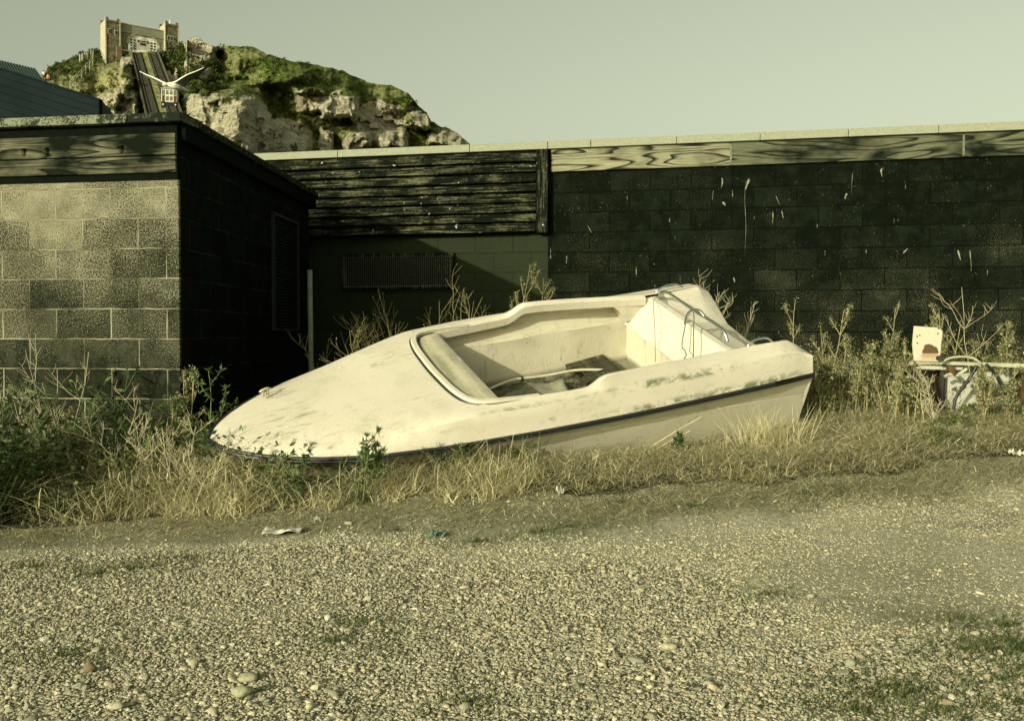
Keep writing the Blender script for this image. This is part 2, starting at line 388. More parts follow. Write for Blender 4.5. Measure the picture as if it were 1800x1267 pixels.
def build_gravel():
    protos = [pebble_proto(i) for i in range(6)]
    def scatter(n, y0, y1, smin, smax, sig, band=None):
        # more points close to the camera
        y = y0 + (y1 - y0) * rng.random(n) ** 1.25; x = (rng.random(n) * 2 - 1) * (y * .56 + 1.9)
        s = np.clip(np.exp(rng.normal(math.log(sig), .33, n)), smin, smax)
        return x, y, s
    X, Y, S = [], [], []
    for n, a, b, lo, hi, sg in ((235000, 2.3, 7.4, .0022, .006, .0036), (235000, 2.3, 8.2, .0035, .0110, .0047), (4500, 2.3, 7.5, .008, .018, .0100), (160, 2.3, 7.0, .013, .022, .015)):
        x, y, s = scatter(n, a, b, lo, hi, sg)
        dusty = fbm(x * .55 + 3, y * .75, 40, 4)            # bare, trodden patches with few loose stones
        strip = np.exp(-((y - (veg_edge(x) - .38)) / .22) ** 2) * (x < 1.5)
        right = sstep(x, .2, 1.6) * sstep(y, 3.6, 4.6) * .38
        keep = rng.random(n) < np.clip(1.25 + (.5 if sg < .004 else 0) - 1.9 * np.clip(dusty - .44 + .5 * strip, 0, 1) * 2.2 - right, .10, 1)
        keep &= (y < veg_edge(x) + .12) & (rng.random(n) < 1 - np.where(x > 0, .6, .85) * sstep(y, veg_edge(x) - .55, veg_edge(x) - .1))
        x, y, s = x[keep], y[keep], s[keep] * (1 - .25 * sstep(x[keep], .5, 2.5) * sstep(y[keep], 3.5, 5))
        X.append(x); Y.append(y); S.append(s)
    x = np.concatenate(X); y = np.concatenate(Y); s = np.concatenate(S)
    scl = np.stack([s * rng.uniform(.9, 1.55, len(s)), s * rng.uniform(.75, 1.1, len(s)), s * rng.uniform(.35, .68, len(s))], 1)
    z = ground_z(x, y) + scl[:, 2] * rng.uniform(.05, .75, len(s))
    rot = np.stack([rng.normal(0, .30, len(s)), rng.normal(0, .30, len(s)), rng.random(len(s)) * 6.283], 1)
    instancer('gravel', np.stack([x, y, z], 1), rot, scl, protos, 'loose pale shingle pebbles spread over the foreground', 'gravel')
build_gravel()

# ------------------------------------------------------------------ shed at the left
CX, CY = -2.47, 7.4                      # its front right corner
SH_A = math.atan2(-.24, 1.46)            # direction of the front wall
def build_shed():
    e = empty('block_shed', (CX, CY, -.05), 'low flat roofed cinder block shed with pale speckled front and black side wall', 'shed', rz=SH_A)
    zo = .05
    # front wall in the local frame: x along wall (corner at 0, left is negative), y into the shed, z up
    L = 5.5; MB().box((-L, 0, 0), (0, .028, 2.28 + zo)).build('front_wall', M['shed_block'], e)
    for (z0, z1, y0, m, nm) in ((2.335, 2.455, -.030, 'plank', 'plank'), (2.462, 2.62, -.036, 'plank', 'plank')):
        MB().box((-L, y0, z0 + zo), (-.004, .02, z1 + zo)).build(nm, M[m], e, bevel=.004)
    MB().box((-L, -.006, 2.283 + zo), (-.003, .026, 2.695 + zo)).build('backing_board', M['black_trim'], e)
    r = random.Random(4)
    for k, (x0, x1) in enumerate(((-.36, .06), (-2.2, -.366), (-L, -2.206))):
        MB().box((x0, -.075, 2.697 + zo), (x1, .22, 2.765 + zo)).build('coping', M['mossy'] if k else M['dark_coping'], e, bevel=.008)
    for x in (-1.24, -1.05, -.44):
        MB().tube([(x, -.052, 2.535 + zo), (x + .01, -.034, 2.49 + zo)], [.024, .014], 7).build('peg', M['plank'], e)
    # side wall runs straight back from the camera
    ca, sa = math.cos(-SH_A), math.sin(-SH_A)
    def loc(x, y): dx, dy = x - CX, y - CY; return (ca * dx - sa * dy, sa * dx + ca * dy)
    ang = math.atan2(.16, 4.1) - SH_A            # local direction offset of the side wall (x = local across)
    sw = bpy.data.objects.new('side_wall', None)
    bx, by = loc(-2.31, 11.35)
    LN = math.hypot(bx, by); A = math.atan2(by, bx)
    Mx = Matrix.Rotation(A, 4, 'Z')
    def side(name, boxes, m, bevel=0):
        b = MB()
        for lo, hi in boxes: b.box(lo, hi)
        o = b.build(name, m, e, bevel=bevel); o.matrix_local = Mx; return o      # x runs back along the wall, -y is outwards
    side('side_wall', [((.03, 0, 0), (LN, .2, 2.57 + zo))], M['dark_side'])
    side('side_fascia', [((.03, -.05, 2.575 + zo), (LN + .16, .2, 2.70 + zo))], M['black_trim'], .006)
    side('side_coping', [((.24, -.075, 2.702 + zo), (LN + .17, .2, 2.765 + zo))], M['dark_coping'], .008)
    # roof sheet and far walls close the shed
    rf = MB(); p = [(-L, .2, 2.70 + zo), (0, .2, 2.70 + zo), (bx, by, 2.70 + zo), (-L, by - .2, 2.70 + zo)]
    rf.add(p + [(a, b, c + .05) for a, b, c in p], [(0,3,2,1),(4,5,6,7),(0,1,5,4),(1,2,6,5),(2,3,7,6),(3,0,4,7)]); rf.build('roof', M['black_trim'], e)
    bk = MB(); bk.box((-L, by - .2, 0), (bx - .02, by, 2.69 + zo)); bk.build('back_wall', M['dark_side'], e)
    MB().box((-L - .2, 0, 0), (-L - .002, by - .2, 2.6 + zo)).build('end_wall', M['dark_side'], e)
    # ribbed vent grille on the side wall
    s0 = 9.83 - 7.4; s1 = 10.8 - 7.4
    b = MB()
    for k in range(34):
        z = 1.20 + k * .0325
        b.add([(s0+.03, -.005, z+zo), (s1-.03, -.005, z+zo), (s1-.03, -.028, z+.012+zo), (s0+.03, -.028, z+.012+zo),
               (s0+.03, -.022, z+.017+zo), (s1-.03, -.022, z+.017+zo), (s1-.03, -.004, z+.010+zo), (s0+.03, -.004, z+.010+zo)],
              [(0,1,2,3),(3,2,5,4),(4,5,6,7)])
    o = b.build('vent_grille', M['vent'], e); o.matrix_local = Mx
    side('vent_frame', [((s0, -.034, 1.17+zo), (s0+.03, -.002, 2.34+zo)), ((s1-.03, -.034, 1.17+zo), (s1, -.002, 2.34+zo)),
                        ((s0+.03, -.034, 2.31+zo), (s1-.03, -.002, 2.34+zo)), ((s0+.03, -.034, 1.17+zo), (s1-.03, -.002, 1.195+zo))], M['vent'])
M['dark_coping'] = streak_mat('dark lichened coping', (.013, .017, .011), (.17, .18, .12), (.52, .60), 22, 22)
M['vent'] = simple('dull painted vent', (.016, .024, .021), .6, .2, 20, .1)
build_shed()

# ------------------------------------------------------------------ long building behind
BW_A = math.atan2(-.2208, 1.0); BW0 = np.array([0, 11.47, 0]); BWN = np.array([math.sin(BW_A), -math.cos(BW_A), 0])
def bw(px, py):
    p = on_plane(px, py, BW0, BWN); q = p - BW0
    return q[0] * math.cos(BW_A) + q[1] * math.sin(BW_A), p[2]
def build_back():
    e = empty('long_hut', tuple(BW0), 'long low black hut with pale coping, louvred boards and blockwork behind the boat', 'hut', rz=BW_A)
    xl = -4.6; xm = bw(963, 400)[0]; xr = 9.5; TOP = 3.225
    zl = 2.30                                   # bottom of the louvre boards
    MB().box((xl, .05, -.1), (xm, .25, TOP)).build('grey_wall', M['grey_block'], e)
    MB().box((xm + .001, 0, -.1), (xr, .25, TOP - .001)).build('black_wall', M['black_block'], e)
    MB().box((xl, .25, -.1), (xl + .2, 5, TOP - .01)).build('end_wall', M['dark_side'], e)
    MB().box((xr - .2, .25, -.1), (xr, 5, TOP - .01)).build('end_wall', M['dark_side'], e)
    MB().box((xl, 5.0, -.1), (xr, 5.2, TOP - .01)).build('rear_wall', M['dark_side'], e)
    MB().box((xl, .26, TOP), (xr, 5.1, TOP + .05)).build('roof', M['black_trim'], e)
    # coping stones
    ed = [xl, -2.1, bw(828, 260)[0], xm + .01, bw(1040, 250)[0], bw(1190, 250)[0], bw(1336, 245)[0], bw(1490, 240)[0], bw(1648, 235)[0], 6.3, 7.6, xr]
    for a, b in zip(ed[:-1], ed[1:]):
        MB().box((a + .003, -.07, TOP + .002), (b - .003, .26, TOP + .088)).build('coping', M['coping'], e, bevel=.004)
    # louvre boards, each tilted and lapping the one below
    n = 8; h = (TOP - .02 - zl) / n; x0, x1 = xl, bw(944, 300)[0]
    for k in range(n):
        z = zl + k * h; b = MB(); wv = .004 * math.sin(k * 2.1)
        b.add([(x0, -.100, z), (x1, -.100 + wv, z + wv), (x1, -.080, z), (x0, -.080, z), (x0, .0, z + h + .012), (x1, .0, z + h + .012), (x1, -.018, z + h + .012), (x0, -.018, z + h + .012)],
              [(0,1,2,3),(0,7,6,1),(3,2,5,4),(7,4,5,6),(1,6,5,2),(0,3,4,7)])
        b.build('louvre_board', M['board'], e)
    xa, xb = bw(946, 300)[0], bw(966, 300)[0]
    MB().box((xa, -.108, zl - .02), (xb, .045, TOP - .004)).build('corner_post', M['post'], e, bevel=.004)
    xc = bw(930, 450)[0]
    MB().box((xc, .02, -.1), (xm - .004, .048, zl - .03)).build('render_strip', M['grey_block'], e)
    # plywood fascia in three sheets
    fz0 = 2.975
    xs = [bw(969, 280)[0], bw(1285, 280)[0], bw(1693, 260)[0], xr]
    for i in range(3):
        MB().box((xs[i] + .002, -.028, fz0), (xs[i + 1] - .004, -.002, TOP - .003)).build('fascia_board', M['fascia_pale'] if i == 0 else M['fascia_dark'], e, bevel=.002)
    for x in xs[1:3]:
        MB().box((x - .012, -.036, fz0 + .01), (x + .008, -.029, TOP - .02)).build('cover_strip', M['mesh_wire'], e)
    # long pale bird streak and splashes on the black blocks
    pale = simple('dried droppings', (.25, .24, .175), 1.0, .6, 45, .3)
    for pts, wd_ in (([(1311, 318), (1310, 352), (1311, 400), (1310, 449)], 1.3), ([(1317, 315), (1315, 322), (1311, 334)], 6), ([(1269, 313), (1270, 322), (1268, 331)], 3), ([(1271, 355), (1276, 362)], 5), ([(1551, 296), (1549, 300), (1550, 312)], 4), ([(1489, 340), (1486, 350)], 5),
                     ([(1499, 304), (1496, 340)], 1.0), ([(1594, 437), (1588, 446)], 5), ([(1684, 440), (1689, 458)], 3.5), ([(1704, 440), (1707, 470)], 2), ([(1365, 345), (1371, 360)], 2.5), ([(1034, 397), (1040, 410)], 2.5), ([(1253, 335), (1252, 352)], 2), ([(1375, 370), (1376, 384)], 2.5), ([(1118, 470), (1119, 486)], 2), ([(1289, 488), (1291, 497)], 3)):
        P_ = [bw(*p_) for p_ in pts]; P_ = spline([(a_ + random.uniform(-.006, .006), 0, b_) for a_, b_ in P_], 6); n_ = len(P_); secs = []
        for i_, p_ in enumerate(P_):
            k_ = wd_ / 160 * .36 * max(.12, math.sin(math.pi * min(1, (i_ + .6) / n_)) ** .6) * (1.25 - .7 * i_ / n_) * random.uniform(.5, 1.4); secs.append([(p_[0] - k_, -.0005, p_[2]), (p_[0], -.004, p_[2] + .002), (p_[0] + k_, -.0005, p_[2])])
        loft(secs).build('dropping_streak', pale, e)
    # low opening with wire mesh over it
    a, zt = bw(601, 447); b_, _ = bw(797, 445); _, zb = bw(700, 508); wd = .045
    MB().box((a + wd, .030, zb + wd), (b_ - wd, .046, zt - wd)).build('opening_board', M['black_trim'], e)
    o = MB(); o.box((a, .0, zt - wd), (b_, .046, zt)); o.box((a, .0, zb), (b_, .046, zb + wd)); o.box((a, .0, zb + wd), (a + wd, .046, zt - wd)); o.box((b_ - wd, .0, zb + wd), (b_, .046, zt - wd))
    fr = o.build('vent_frame', M['post'], e)
    wm = MB(); nx = int((b_ - a - .06) / .024)
    for i in range(nx):
        x = a + .035 + i * .024; wm.box((x, -.006, zb + .03), (x + .0022, -.002, zt - .03))
    nz = int((zt - zb - .06) / .024)
    for i in range(nz): wm.box((a + .03, -.0095, zb + .03 + i * .024), (b_ - .03, -.0062, zb + .032 + i * .024))
    for i in range(nx):
        x = a + .035 + i * .024; wm.box((x, -.014, zb + .026), (x + .013, -.0097, zb + .036))
    for i in range(nz + 1):
        z = zb + .03 + i * .024; wm.box((a + .024, -.014, z), (a + .034, -.0097, z + .013)); wm.box((b_ - .034, -.014, z), (b_ - .024, -.0097, z + .013))
    wm.build('wire_mesh', M['mesh_wire'], fr)
build_back()

# stand pipe behind the boat
def build_pole():
    p0 = at(548, 690, 9.5); top = at(544.5, 477, 9.5); z0 = gz(p0[0], 9.5) - .05
    e = empty('steel_pole', (p0[0], p0[1], z0), 'plain grey green steel pole standing between the shed and the boat', 'pole')
    MB().tube([(0, 0, 0), (top[0] - p0[0], 0, top[2] - z0)], .024, 14).build('tube', M['pipe_grey'], e, smooth=True)
    MB().tube([(top[0] - p0[0], 0, top[2] - z0), (top[0] - p0[0], 0, top[2] - z0 + .012)], [.026, .024], 14).build('cap', M['pipe_grey'], e)
build_pole()

# ------------------------------------------------------------------ speedboat (local frame: x forward, y to the near side, z up)
def rotm(yaw, pt, rl):
    return Matrix.Rotation(yaw, 3, 'Z') @ Matrix.Rotation(pt, 3, 'Y') @ Matrix.Rotation(rl, 3, 'X')
BR = rotm(R_(204.684), R_(8.547), R_(-23.759)); BT = Vector((1.976, 8.308, 1.137)); BRI = BR.transposed()
def unp(px, py, axis, val):
    o = BRI @ (Vector(CAM) - BT); d = BRI @ Vector(ray(px, py)); t = (val - o[axis]) / d[axis]
    p = o + d * t; return (p.x, p.y, p.z)
def boat_world(p): return BR @ Vector(p) + BT
def gel_mat(lo=(.56, .515, .405), hi=(.64, .595, .475), nm='weathered cream gelcoat'):
    t = NT(nm, .5, .4); v = t.obj(); o = t.sep(v)
    base = t.ramp(t.noise(v, 1.3, 4), [(.35, lo), (.65, hi)])
    # scuffs and grime
    s1 = t.ramp(t.noise(t.scale(v, (5, 26, 9), (0, 0, 0), (0, 0, .7)), 1, 6, .72, .6), [(.53, 0), (.64, 1)])
    s2 = t.ramp(t.noise(v, 2.2, 4, .6), [(.44, 0), (.6, 1)])
    fwd = t.band(o[0], 2.95, 4.6, .25)
    g = t.math('MULTIPLY', t.math('MULTIPLY', s1, s2), t.math('MULTIPLY_ADD', fwd, .62, .22))
    c = t.mix(g, base, (.20, .205, .115))
    c = t.mix(t.math('MULTIPLY', t.ramp(t.noise(v, 60, 2), [(.66, 0), (.74, 1)]), .35), c, (.12, .12, .07))
    s4 = t.math('MULTIPLY', t.ramp(t.noise(t.scale(v, (16, 70, 20), (3, 1, 0), (0, 0, -.5)), 1, 5, .75, .8), [(.57, 0), (.63, 1)]), t.ramp(t.noise(v, 3.1, 5, .7), [(.48, 0), (.58, 1)]))
    c = t.mix(t.math('MULTIPLY', s4, .42), c, (.17, .175, .10))
    s5 = t.math('MULTIPLY', t.ramp(t.noise(t.scale(v, (3, 3, 1)), 1, 6, .75), [(.52, 0), (.68, .5)]), fwd); c = t.mix(s5, c, (.36, .35, .23))
    ve = t.n('ShaderNodeTexVoronoi', feature='DISTANCE_TO_EDGE'); ve.inputs['Scale'].default_value = 7; wv = t.n('ShaderNodeVectorMath', operation='MULTIPLY_ADD')
    nz = t.n('ShaderNodeTexNoise'); nz.inputs['Scale'].default_value = 4; nz.inputs['Detail'].default_value = 4; t.l(v, nz.inputs['Vector']); t.l(nz.outputs['Color'], wv.inputs[0]); wv.inputs[1].default_value = (.35, .35, .35); t.l(v, wv.inputs[2]); t.l(wv.outputs[0], ve.inputs['Vector'])
    cr = t.math('MULTIPLY', t.ramp(ve.outputs['Distance'], [(0, 1), (.012, 0)]), t.ramp(t.noise(v, 1.9, 4, .6), [(.52, 0), (.60, .55)])); c = t.mix(cr, c, (.10, .10, .06))
    edge = t.math('ABSOLUTE', o[1])
    # algae along the rubbing strake and along the crease
    al = t.ramp(t.noise(t.scale(v, (9, 9, 16)), 1, 6, .7), [(.44, 0), (.56, 1)])
    b1 = t.math('MULTIPLY', t.band(o[2], .010, .062, .02), t.band(o[0], .15, 1.75, .25))
    b2 = t.math('MULTIPLY', t.band(o[2], .160, .200, .014), t.band(o[0], .75, 1.75, .2))
    b3 = t.math('MULTIPLY', t.band(o[2], .178, .192, .006), t.band(o[0], 1.2, 2.9, .2))
    bb = t.math('MULTIPLY', t.math('MAXIMUM', t.math('MAXIMUM', b1, b2), t.math('MULTIPLY', b3, .6)), t.math('MULTIPLY', al, t.band(edge, .68, 1.2, .02)))
    c = t.mix(t.math('MULTIPLY', bb, .85), c, (.10, .115, .05))
    # brown green stain on the forward bottom
    b4 = t.math('MULTIPLY', t.band(o[2], -2, -.155, .035), t.band(o[0], 2.7, 5, .35))
    c = t.mix(t.math('MULTIPLY', b4, .75), c, (.20, .17, .06))
    t.color(c)
    t.bump(t.math('ADD', t.noise(v, 5, 3), t.math('MULTIPLY', t.noise(v, 90, 2), .02)), .25, .02); return t.m
def liner_mat():
    t = NT('boat liner', .6, .3); v = t.obj(); o = t.sep(v)
    base = t.ramp(t.noise(v, 2.5, 4), [(.35, (.53, .49, .36)), (.65, (.60, .56, .42))])
    s = t.ramp(t.noise(t.scale(v, (9, 9, 2.2)), 1, 6, .7), [(.56, 0), (.66, .7)])
    k = t.ramp(t.noise(v, 40, 3), [(.68, 0), (.73, .8)])
    c = t.mix(s, base, (.34, .33, .22)); c = t.mix(k, c, (.12, .12, .08))
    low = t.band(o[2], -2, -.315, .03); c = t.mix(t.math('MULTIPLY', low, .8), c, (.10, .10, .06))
    t.color(c); t.bump(t.math('ADD', t.noise(v, 3.2, 4, .6), t.math('MULTIPLY', t.noise(v, 34, 4), .15)), .45, .03); return t.m
M['gel'] = gel_mat(); M['hull'] = gel_mat((.68, .64, .49), (.74, .70, .55), 'hull gelcoat lightened for shade'); M['liner'] = liner_mat()  # hull copy of the gelcoat brightened to make up for shade on its sides
M['dash'] = streak_mat('gritty dash', (.28, .27, .18), (.50, .47, .34), (.40, .5), 14, 14)
def debris_mat():
    t = NT('sodden debris', .9, .2); v = t.obj(); a = t.noise(v, 9, 6, .75); b = t.noise(v, 60, 3)
    t.color(t.ramp(t.math('ADD', t.math('MULTIPLY', a, .7), t.math('MULTIPLY', b, .3)), [(.38, (.02, .022, .012)), (.5, (.10, .10, .06)), (.62, (.26, .25, .17))]))
    t.bump(a, .8, .03); return t.m
M['debris'] = debris_mat()
RX = [0, .7, 1.4, 2.1, 2.8, 3.3, 3.7, 4.0, 4.2, 4.32, 4.38, 4.405]; RW = [.793, .818, .822, .798, .744, .673, .566, .425, .285, .165, .075, 0.0]
def smooth_interp(x, xs, ys):
    # monotone-ish cubic through the table
    x = float(x); i = max(0, min(len(xs) - 2, int(np.searchsorted(xs, x)) - 1))
    def sl(k):
        if k == 0: return (ys[1]-ys[0])/(xs[1]-xs[0])
        if k == len(xs)-1: return (ys[-1]-ys[-2])/(xs[-1]-xs[-2])
        a = (ys[k]-ys[k-1])/(xs[k]-xs[k-1]); b = (ys[k+1]-ys[k])/(xs[k+1]-xs[k]); return 0 if a*b < 0 else (2*a*b/(a+b) if a+b else 0)
    h = xs[i+1]-xs[i]; t = (x-xs[i])/h; a, b = sl(i)*h, sl(i+1)*h
    return (2*t**3-3*t*t+1)*ys[i]+(t**3-2*t*t+t)*a+(-2*t**3+3*t*t)*ys[i+1]+(t**3-t*t)*b
def rw(x): return smooth_interp(x, RX, RW)
def rz(x): u = x / 4.4; return .013 + .044 * u - .09 * u * u
RDX = [0, .14, .4, .63, 1.0, 1.5, 1.75, 1.80, 1.93, 1.98, 2.3, 2.545, 2.75]
RDW = [.61, .589, .575, .568, .60, .645, .66, .663, .663, .66, .635, .615, .60]
RDZ = [.15, .232, .232, .228, .245, .272, .281, .279, .212, .205, .202, .201, .198]
def rdw(x): return smooth_interp(x, RDX, RDW)
def rdz(x): return smooth_interp(x, RDX, RDZ)
def crw(x): return .745 if x <= 0 else min(.722, rw(x) - .06)
def crz(x): return float(np.interp(x, [0, .14, 2.0, 2.75], [.146, .192, .188, .180]))
def mirror_add(mb, src):
    b = len(mb.v); mb.v += [(x, -y, z) for x, y, z in src.v]; mb.f += [tuple(i + b for i in q[::-1]) for q in src.f]
def fin(o, sol=0, ang=35, sub=0):
    bm = bmesh.new(); bm.from_mesh(o.data); bmesh.ops.remove_doubles(bm, verts=bm.verts, dist=.0008); bmesh.ops.recalc_face_normals(bm, faces=bm.faces)
    for e_ in bm.edges:
        e_.smooth = not (len(e_.link_faces) == 2 and e_.calc_face_angle(0) > R_(ang))
    for f_ in bm.faces: f_.smooth = True
    bm.to_mesh(o.data); bm.free()
    if sol:
        s_ = o.modifiers.new('s', 'SOLIDIFY'); s_.thickness = sol; s_.offset = -1 if sol > 0 else 1
    return o
CHX = [0, .8, 1.6, 2.4, 3.0, 3.6, 4.0, 4.25, 4.36, 4.395]
CHW = [.725, .718, .684, .60, .49, .325, .18, .07, .025, 0]; CHZ = [-.452, -.452, -.432, -.385, -.32, -.235, -.165, -.105, -.07, -.05]
KZ = [-.60, -.61, -.60, -.575, -.52, -.41, -.28, -.165, -.10, -.06]
def build_boat():
    e = empty('speedboat', BT, 'derelict open cream fibreglass speedboat lying heeled over in the dry grass', 'boat')
    e.rotation_mode = 'QUATERNION'; e.rotation_quaternion = BR.to_quaternion()
    # hull
    xs = [0, .1, .25, .5, .75, 1, 1.25, 1.5, 1.75, 2, 2.25, 2.5, 2.75, 3, 3.2, 3.4, 3.6, 3.75, 3.9, 4.02, 4.14, 4.24, 4.31, 4.36, 4.39]
    secs = []
    for x in xs:
        w_ = rw(x); z_ = rz(x); cw, cz = smooth_interp(x, CHX, CHW), smooth_interp(x, CHX, CHZ); kz = smooth_interp(x, CHX, KZ)
        zl = z_ - float(np.interp(x, [0, .5, 1, 1.8, 2.8, 4.4], [.19, .15, .125, .10, .06, .012]))
        f1 = (z_ - zl) / max(z_ - cz, .02)
        yl = w_ * .985 + (cw - w_) * f1 * .9
        secs.append([(x, w_ - .004, z_ - .004), (x, yl + .001, zl + .003), (x, yl - .0035, zl), (x, yl, zl - .003), (x, yl + (cw - yl) * .5 + .006, zl + (cz - zl) * .5), (x, cw, cz),
                     (x, cw * .985 , cz - .012), (x, cw * .5, (cz - .012) * .5 + kz * .5 + .01), (x, 0, kz)])
    hl = loft(secs); hull = MB(); hull.add(hl.v, hl.f); mirror_add(hull, hl)
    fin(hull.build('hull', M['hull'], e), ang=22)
    # transom, cut down in the middle for the outboard
    P = [(.79, 0.0), (.745, .146), (.61, .15), (.29, -.03), (0, -.06)]; P2 = P + [(-y, z) for y, z in P[-2::-1]]
    Q = [(.725, -.452), (0, -.60), (-.725, -.452)]; ring = P2 + Q[::-1]
    t = MB(); n = len(ring); t.v = [(-.003, y, z) for y, z in ring] + [(.045, y * .985, z) for y, z in ring]
    for i in range(n): t.f.append((i, (i + 1) % n, n + (i + 1) % n, n + i))
    cen = len(t.v); t.v += [(-.003, 0, -.3), (.045, 0, -.3)]
    for i in range(n): t.f.append((cen, i, (i + 1) % n)); t.f.append((cen + 1, n + (i + 1) % n, n + i))
    fin(t.build('transom', M['gel'], e), ang=30)
    # side decks
    xs = [0, .05, .14, .3, .5, .7, .9, 1.1, 1.3, 1.5, 1.65, 1.75, 1.80, 1.84, 1.88, 1.93, 1.98, 2.1, 2.25, 2.4, 2.55, 2.65, 2.75]
    secs = []
    for x in xs:
        w_, z_, cw, cz, dw, dz = rw(x), rz(x), crw(x), crz(x), rdw(x), rdz(x)
        secs.append([(x, w_, z_), (x, w_ - .014, z_ + .022), (x, (w_ + cw) / 2 - .004, (z_ + cz) / 2 + .012), (x, cw + .004, cz - .006), (x, cw - .008, cz + .006), (x, dw + .012, dz - .002),
                     (x, dw, dz + .002), (x, dw - .012, dz - .002)])
    s1 = loft(secs); d = MB(); d.add(s1.v, s1.f); mirror_add(d, s1)
    # flange into the cockpit
    xs2 = [q for q in xs if q >= .60]
    secs = []
    for x in xs2:
        dw, dz = rdw(x), rdz(x); secs.append([(x, dw - .012, dz - .002), (x, dw - .040, dz - .018), (x, dw - .044, dz - .075), (x, dw - .036, dz - .078)])
    s2 = loft(secs); d.add(s2.v, s2.f); mirror_add(d, s2)
    # foredeck
    A = [(1, 0), (.983, .12), (.962, .50), (.945, .86), (.93, .97), (.90, 1.0), (.86, 1.0), (.72, 1.0), (.5, 1.0), (.25, 1.0), (0, 1.0)]
    secs = []
    for x in [2.75, 2.8, 2.86, 2.95, 3.05, 3.15, 3.3, 3.45, 3.6, 3.75, 3.9, 4.0, 4.1, 4.2, 4.28, 4.34, 4.38, 4.40]:
        t_ = float(sstep(x, 2.75, 3.7)); hc = float(np.interp(x, [2.75, 2.86, 3.1, 3.4, 3.8, 4.1, 4.3, 4.4], [.19, .178, .158, .13, .086, .052, .026, .006])); w_, z_ = rw(x), rz(x)
        sec = []
        for k, (fy, fz) in enumerate(A):
            th = k / (len(A) - 1) * math.pi / 2; by, bz = math.cos(th), math.sin(th) ** .85
            cw, dw = w_ - .061, w_ - .154; SA = [(w_, 0), (w_ - .014, .022), ((w_ + cw) / 2 - .004, (.18 - z_) / 2 + .012), (cw + .004, .174 - z_), (cw - .008, .186 - z_), (dw + .012, .196 - z_), (dw * .8, .19 - z_), (dw * .6, .188 - z_), (dw * .4, .187 - z_), (dw * .2, .186 - z_), (0, .186 - z_)]
            ya, za = SA[k]; ya = max(ya, 0); za = za * min(1, hc / .186)
            sec.append((x, ya * (1 - t_) + by * w_ * t_, z_ + za * (1 - t_) + hc * bz * t_))
        secs.append(sec)
    fd = loft(secs); d.add(fd.v, fd.f); mirror_add(d, fd)
    fin(d.build('deck', M['gel'], e), ang=28)
    # windscreen lip: raised moulding round the front of the cockpit
    path = [(2.30, .634), (2.50, .625), (2.63, .615), (2.72, .592), (2.785, .54), (2.825, .45), (2.848, .32), (2.858, .15), (2.862, 0)]
    path = path + [(x, -y) for x, y in path[-2::-1]]; pth = spline([(x, y, 0) for x, y in path], 5)
    def sweep(prof, xmin=0):
        secs = []
        for i, p in enumerate(pth):
            if p[0] < xmin: continue
            a, b = pth[max(0, i - 1)], pth[min(len(pth) - 1, i + 1)]; tx, ty = b[0] - a[0], b[1] - a[1]; l = math.hypot(tx, ty); nx, ny = -ty / l, tx / l
            tp = min(1, max(0, (p[0] - 2.30) / .32)); k = tp
            secs.append([(p[0] + nx * o_, p[1] + ny * o_, (.198 + z * k) if z > -.01 else .198 + z) for o_, z in prof])
        return loft(secs)
    # normals point inwards for one direction, choose by sign
    prof = [(-.006, -.05), (-.004, .012), (.002, .022), (.034, .022), (.040, .016), (.042, -.03)]
    sgn = 1
    a, b = pth[0], pth[1]; nx, ny = -(b[1]-a[1]), b[0]-a[0]
    if ny > 0: sgn = -1
    fin(sweep([(sgn * o_, z) for o_, z in prof]).build('windscreen_lip', M['gel'], e), ang=28)
    fin(sweep([(sgn * o_, z) for o_, z in [(-.0065, -.05), (-.013, -.008), (-.014, -.006), (-.0065, .004)]]).build('lip_joint', M['rubber'], e))
    fin(sweep([(sgn * o_, z) for o_, z in [(.0425, -.03), (.0425, -.002), (.060, -.003), (.066, -.030)]], 2.585).build('screen_channel', M['channel'], e))
    # dash
    ds = MB(); pts = []
    inner = []
    for i, p in enumerate(pth):
        a, b = pth[max(0, i - 1)], pth[min(len(pth) - 1, i + 1)]; tx, ty = b[0] - a[0], b[1] - a[1]; l = math.hypot(tx, ty)
        q = (p[0] - sgn * ty / l * .060, p[1] + sgn * tx / l * .060)
        if q[0] > 2.585: inner.append(q)
    secs = []
    for q in inner:
        secs.append([(q[0], q[1], .190), ((q[0] * .5 + 2.575 * .5), q[1], .193), (2.585, q[1], .196), (2.577, q[1], .192), (2.575, q[1], .160), (2.60, q[1], .150)])
    fin(loft(secs).build('dash', M['dash'], e), ang=30)
    b = MB(); b.add([(2.585, .58, .17), (2.585, -.58, .17), (2.66, -.52, -.36), (2.66, .52, -.36)], [(0, 1, 2, 3)]); b.build('bulkhead', M['liner'], e)
    # cockpit liner
    xs = list(np.linspace(.82, 2.66, 24)); secs = []
    for x in xs:
        dw, dz = rdw(min(x, 2.7)), rdz(min(x, 2.7)); wv = .006 * math.sin(x * 9)
        k = min(1, (2.74 - x) / .5)
        secs.append([(x, dw - .034, dz - .070), (x, dw + .012, dz - .050), (x, .695 - .05 * (1 - k), .10), (x, .665 - .05 * (1 - k) + wv, .035), (x, .650 - .05 * (1 - k), .018), (x, .602 - .03 * (1 - k), .014), (x, .592 - .03 * (1 - k) + wv, .004),
                     (x, .588 - .04 * (1 - k) + wv, -.08), (x, .580 - .04 * (1 - k) + wv, -.10), (x, .560 - .05 * (1 - k), -.28), (x, .535 - .05 * (1 - k), -.345), (x, .47 - .05 * (1 - k), -.375), (x, .2, -.385), (x, 0, -.385)])
    ln = loft(secs); l = MB(); l.add(ln.v, ln.f); mirror_add(l, ln)
    aft = [(s_[0] - 0, s_[1], s_[2]) for s_ in secs[0]]
    c0 = len(l.v)
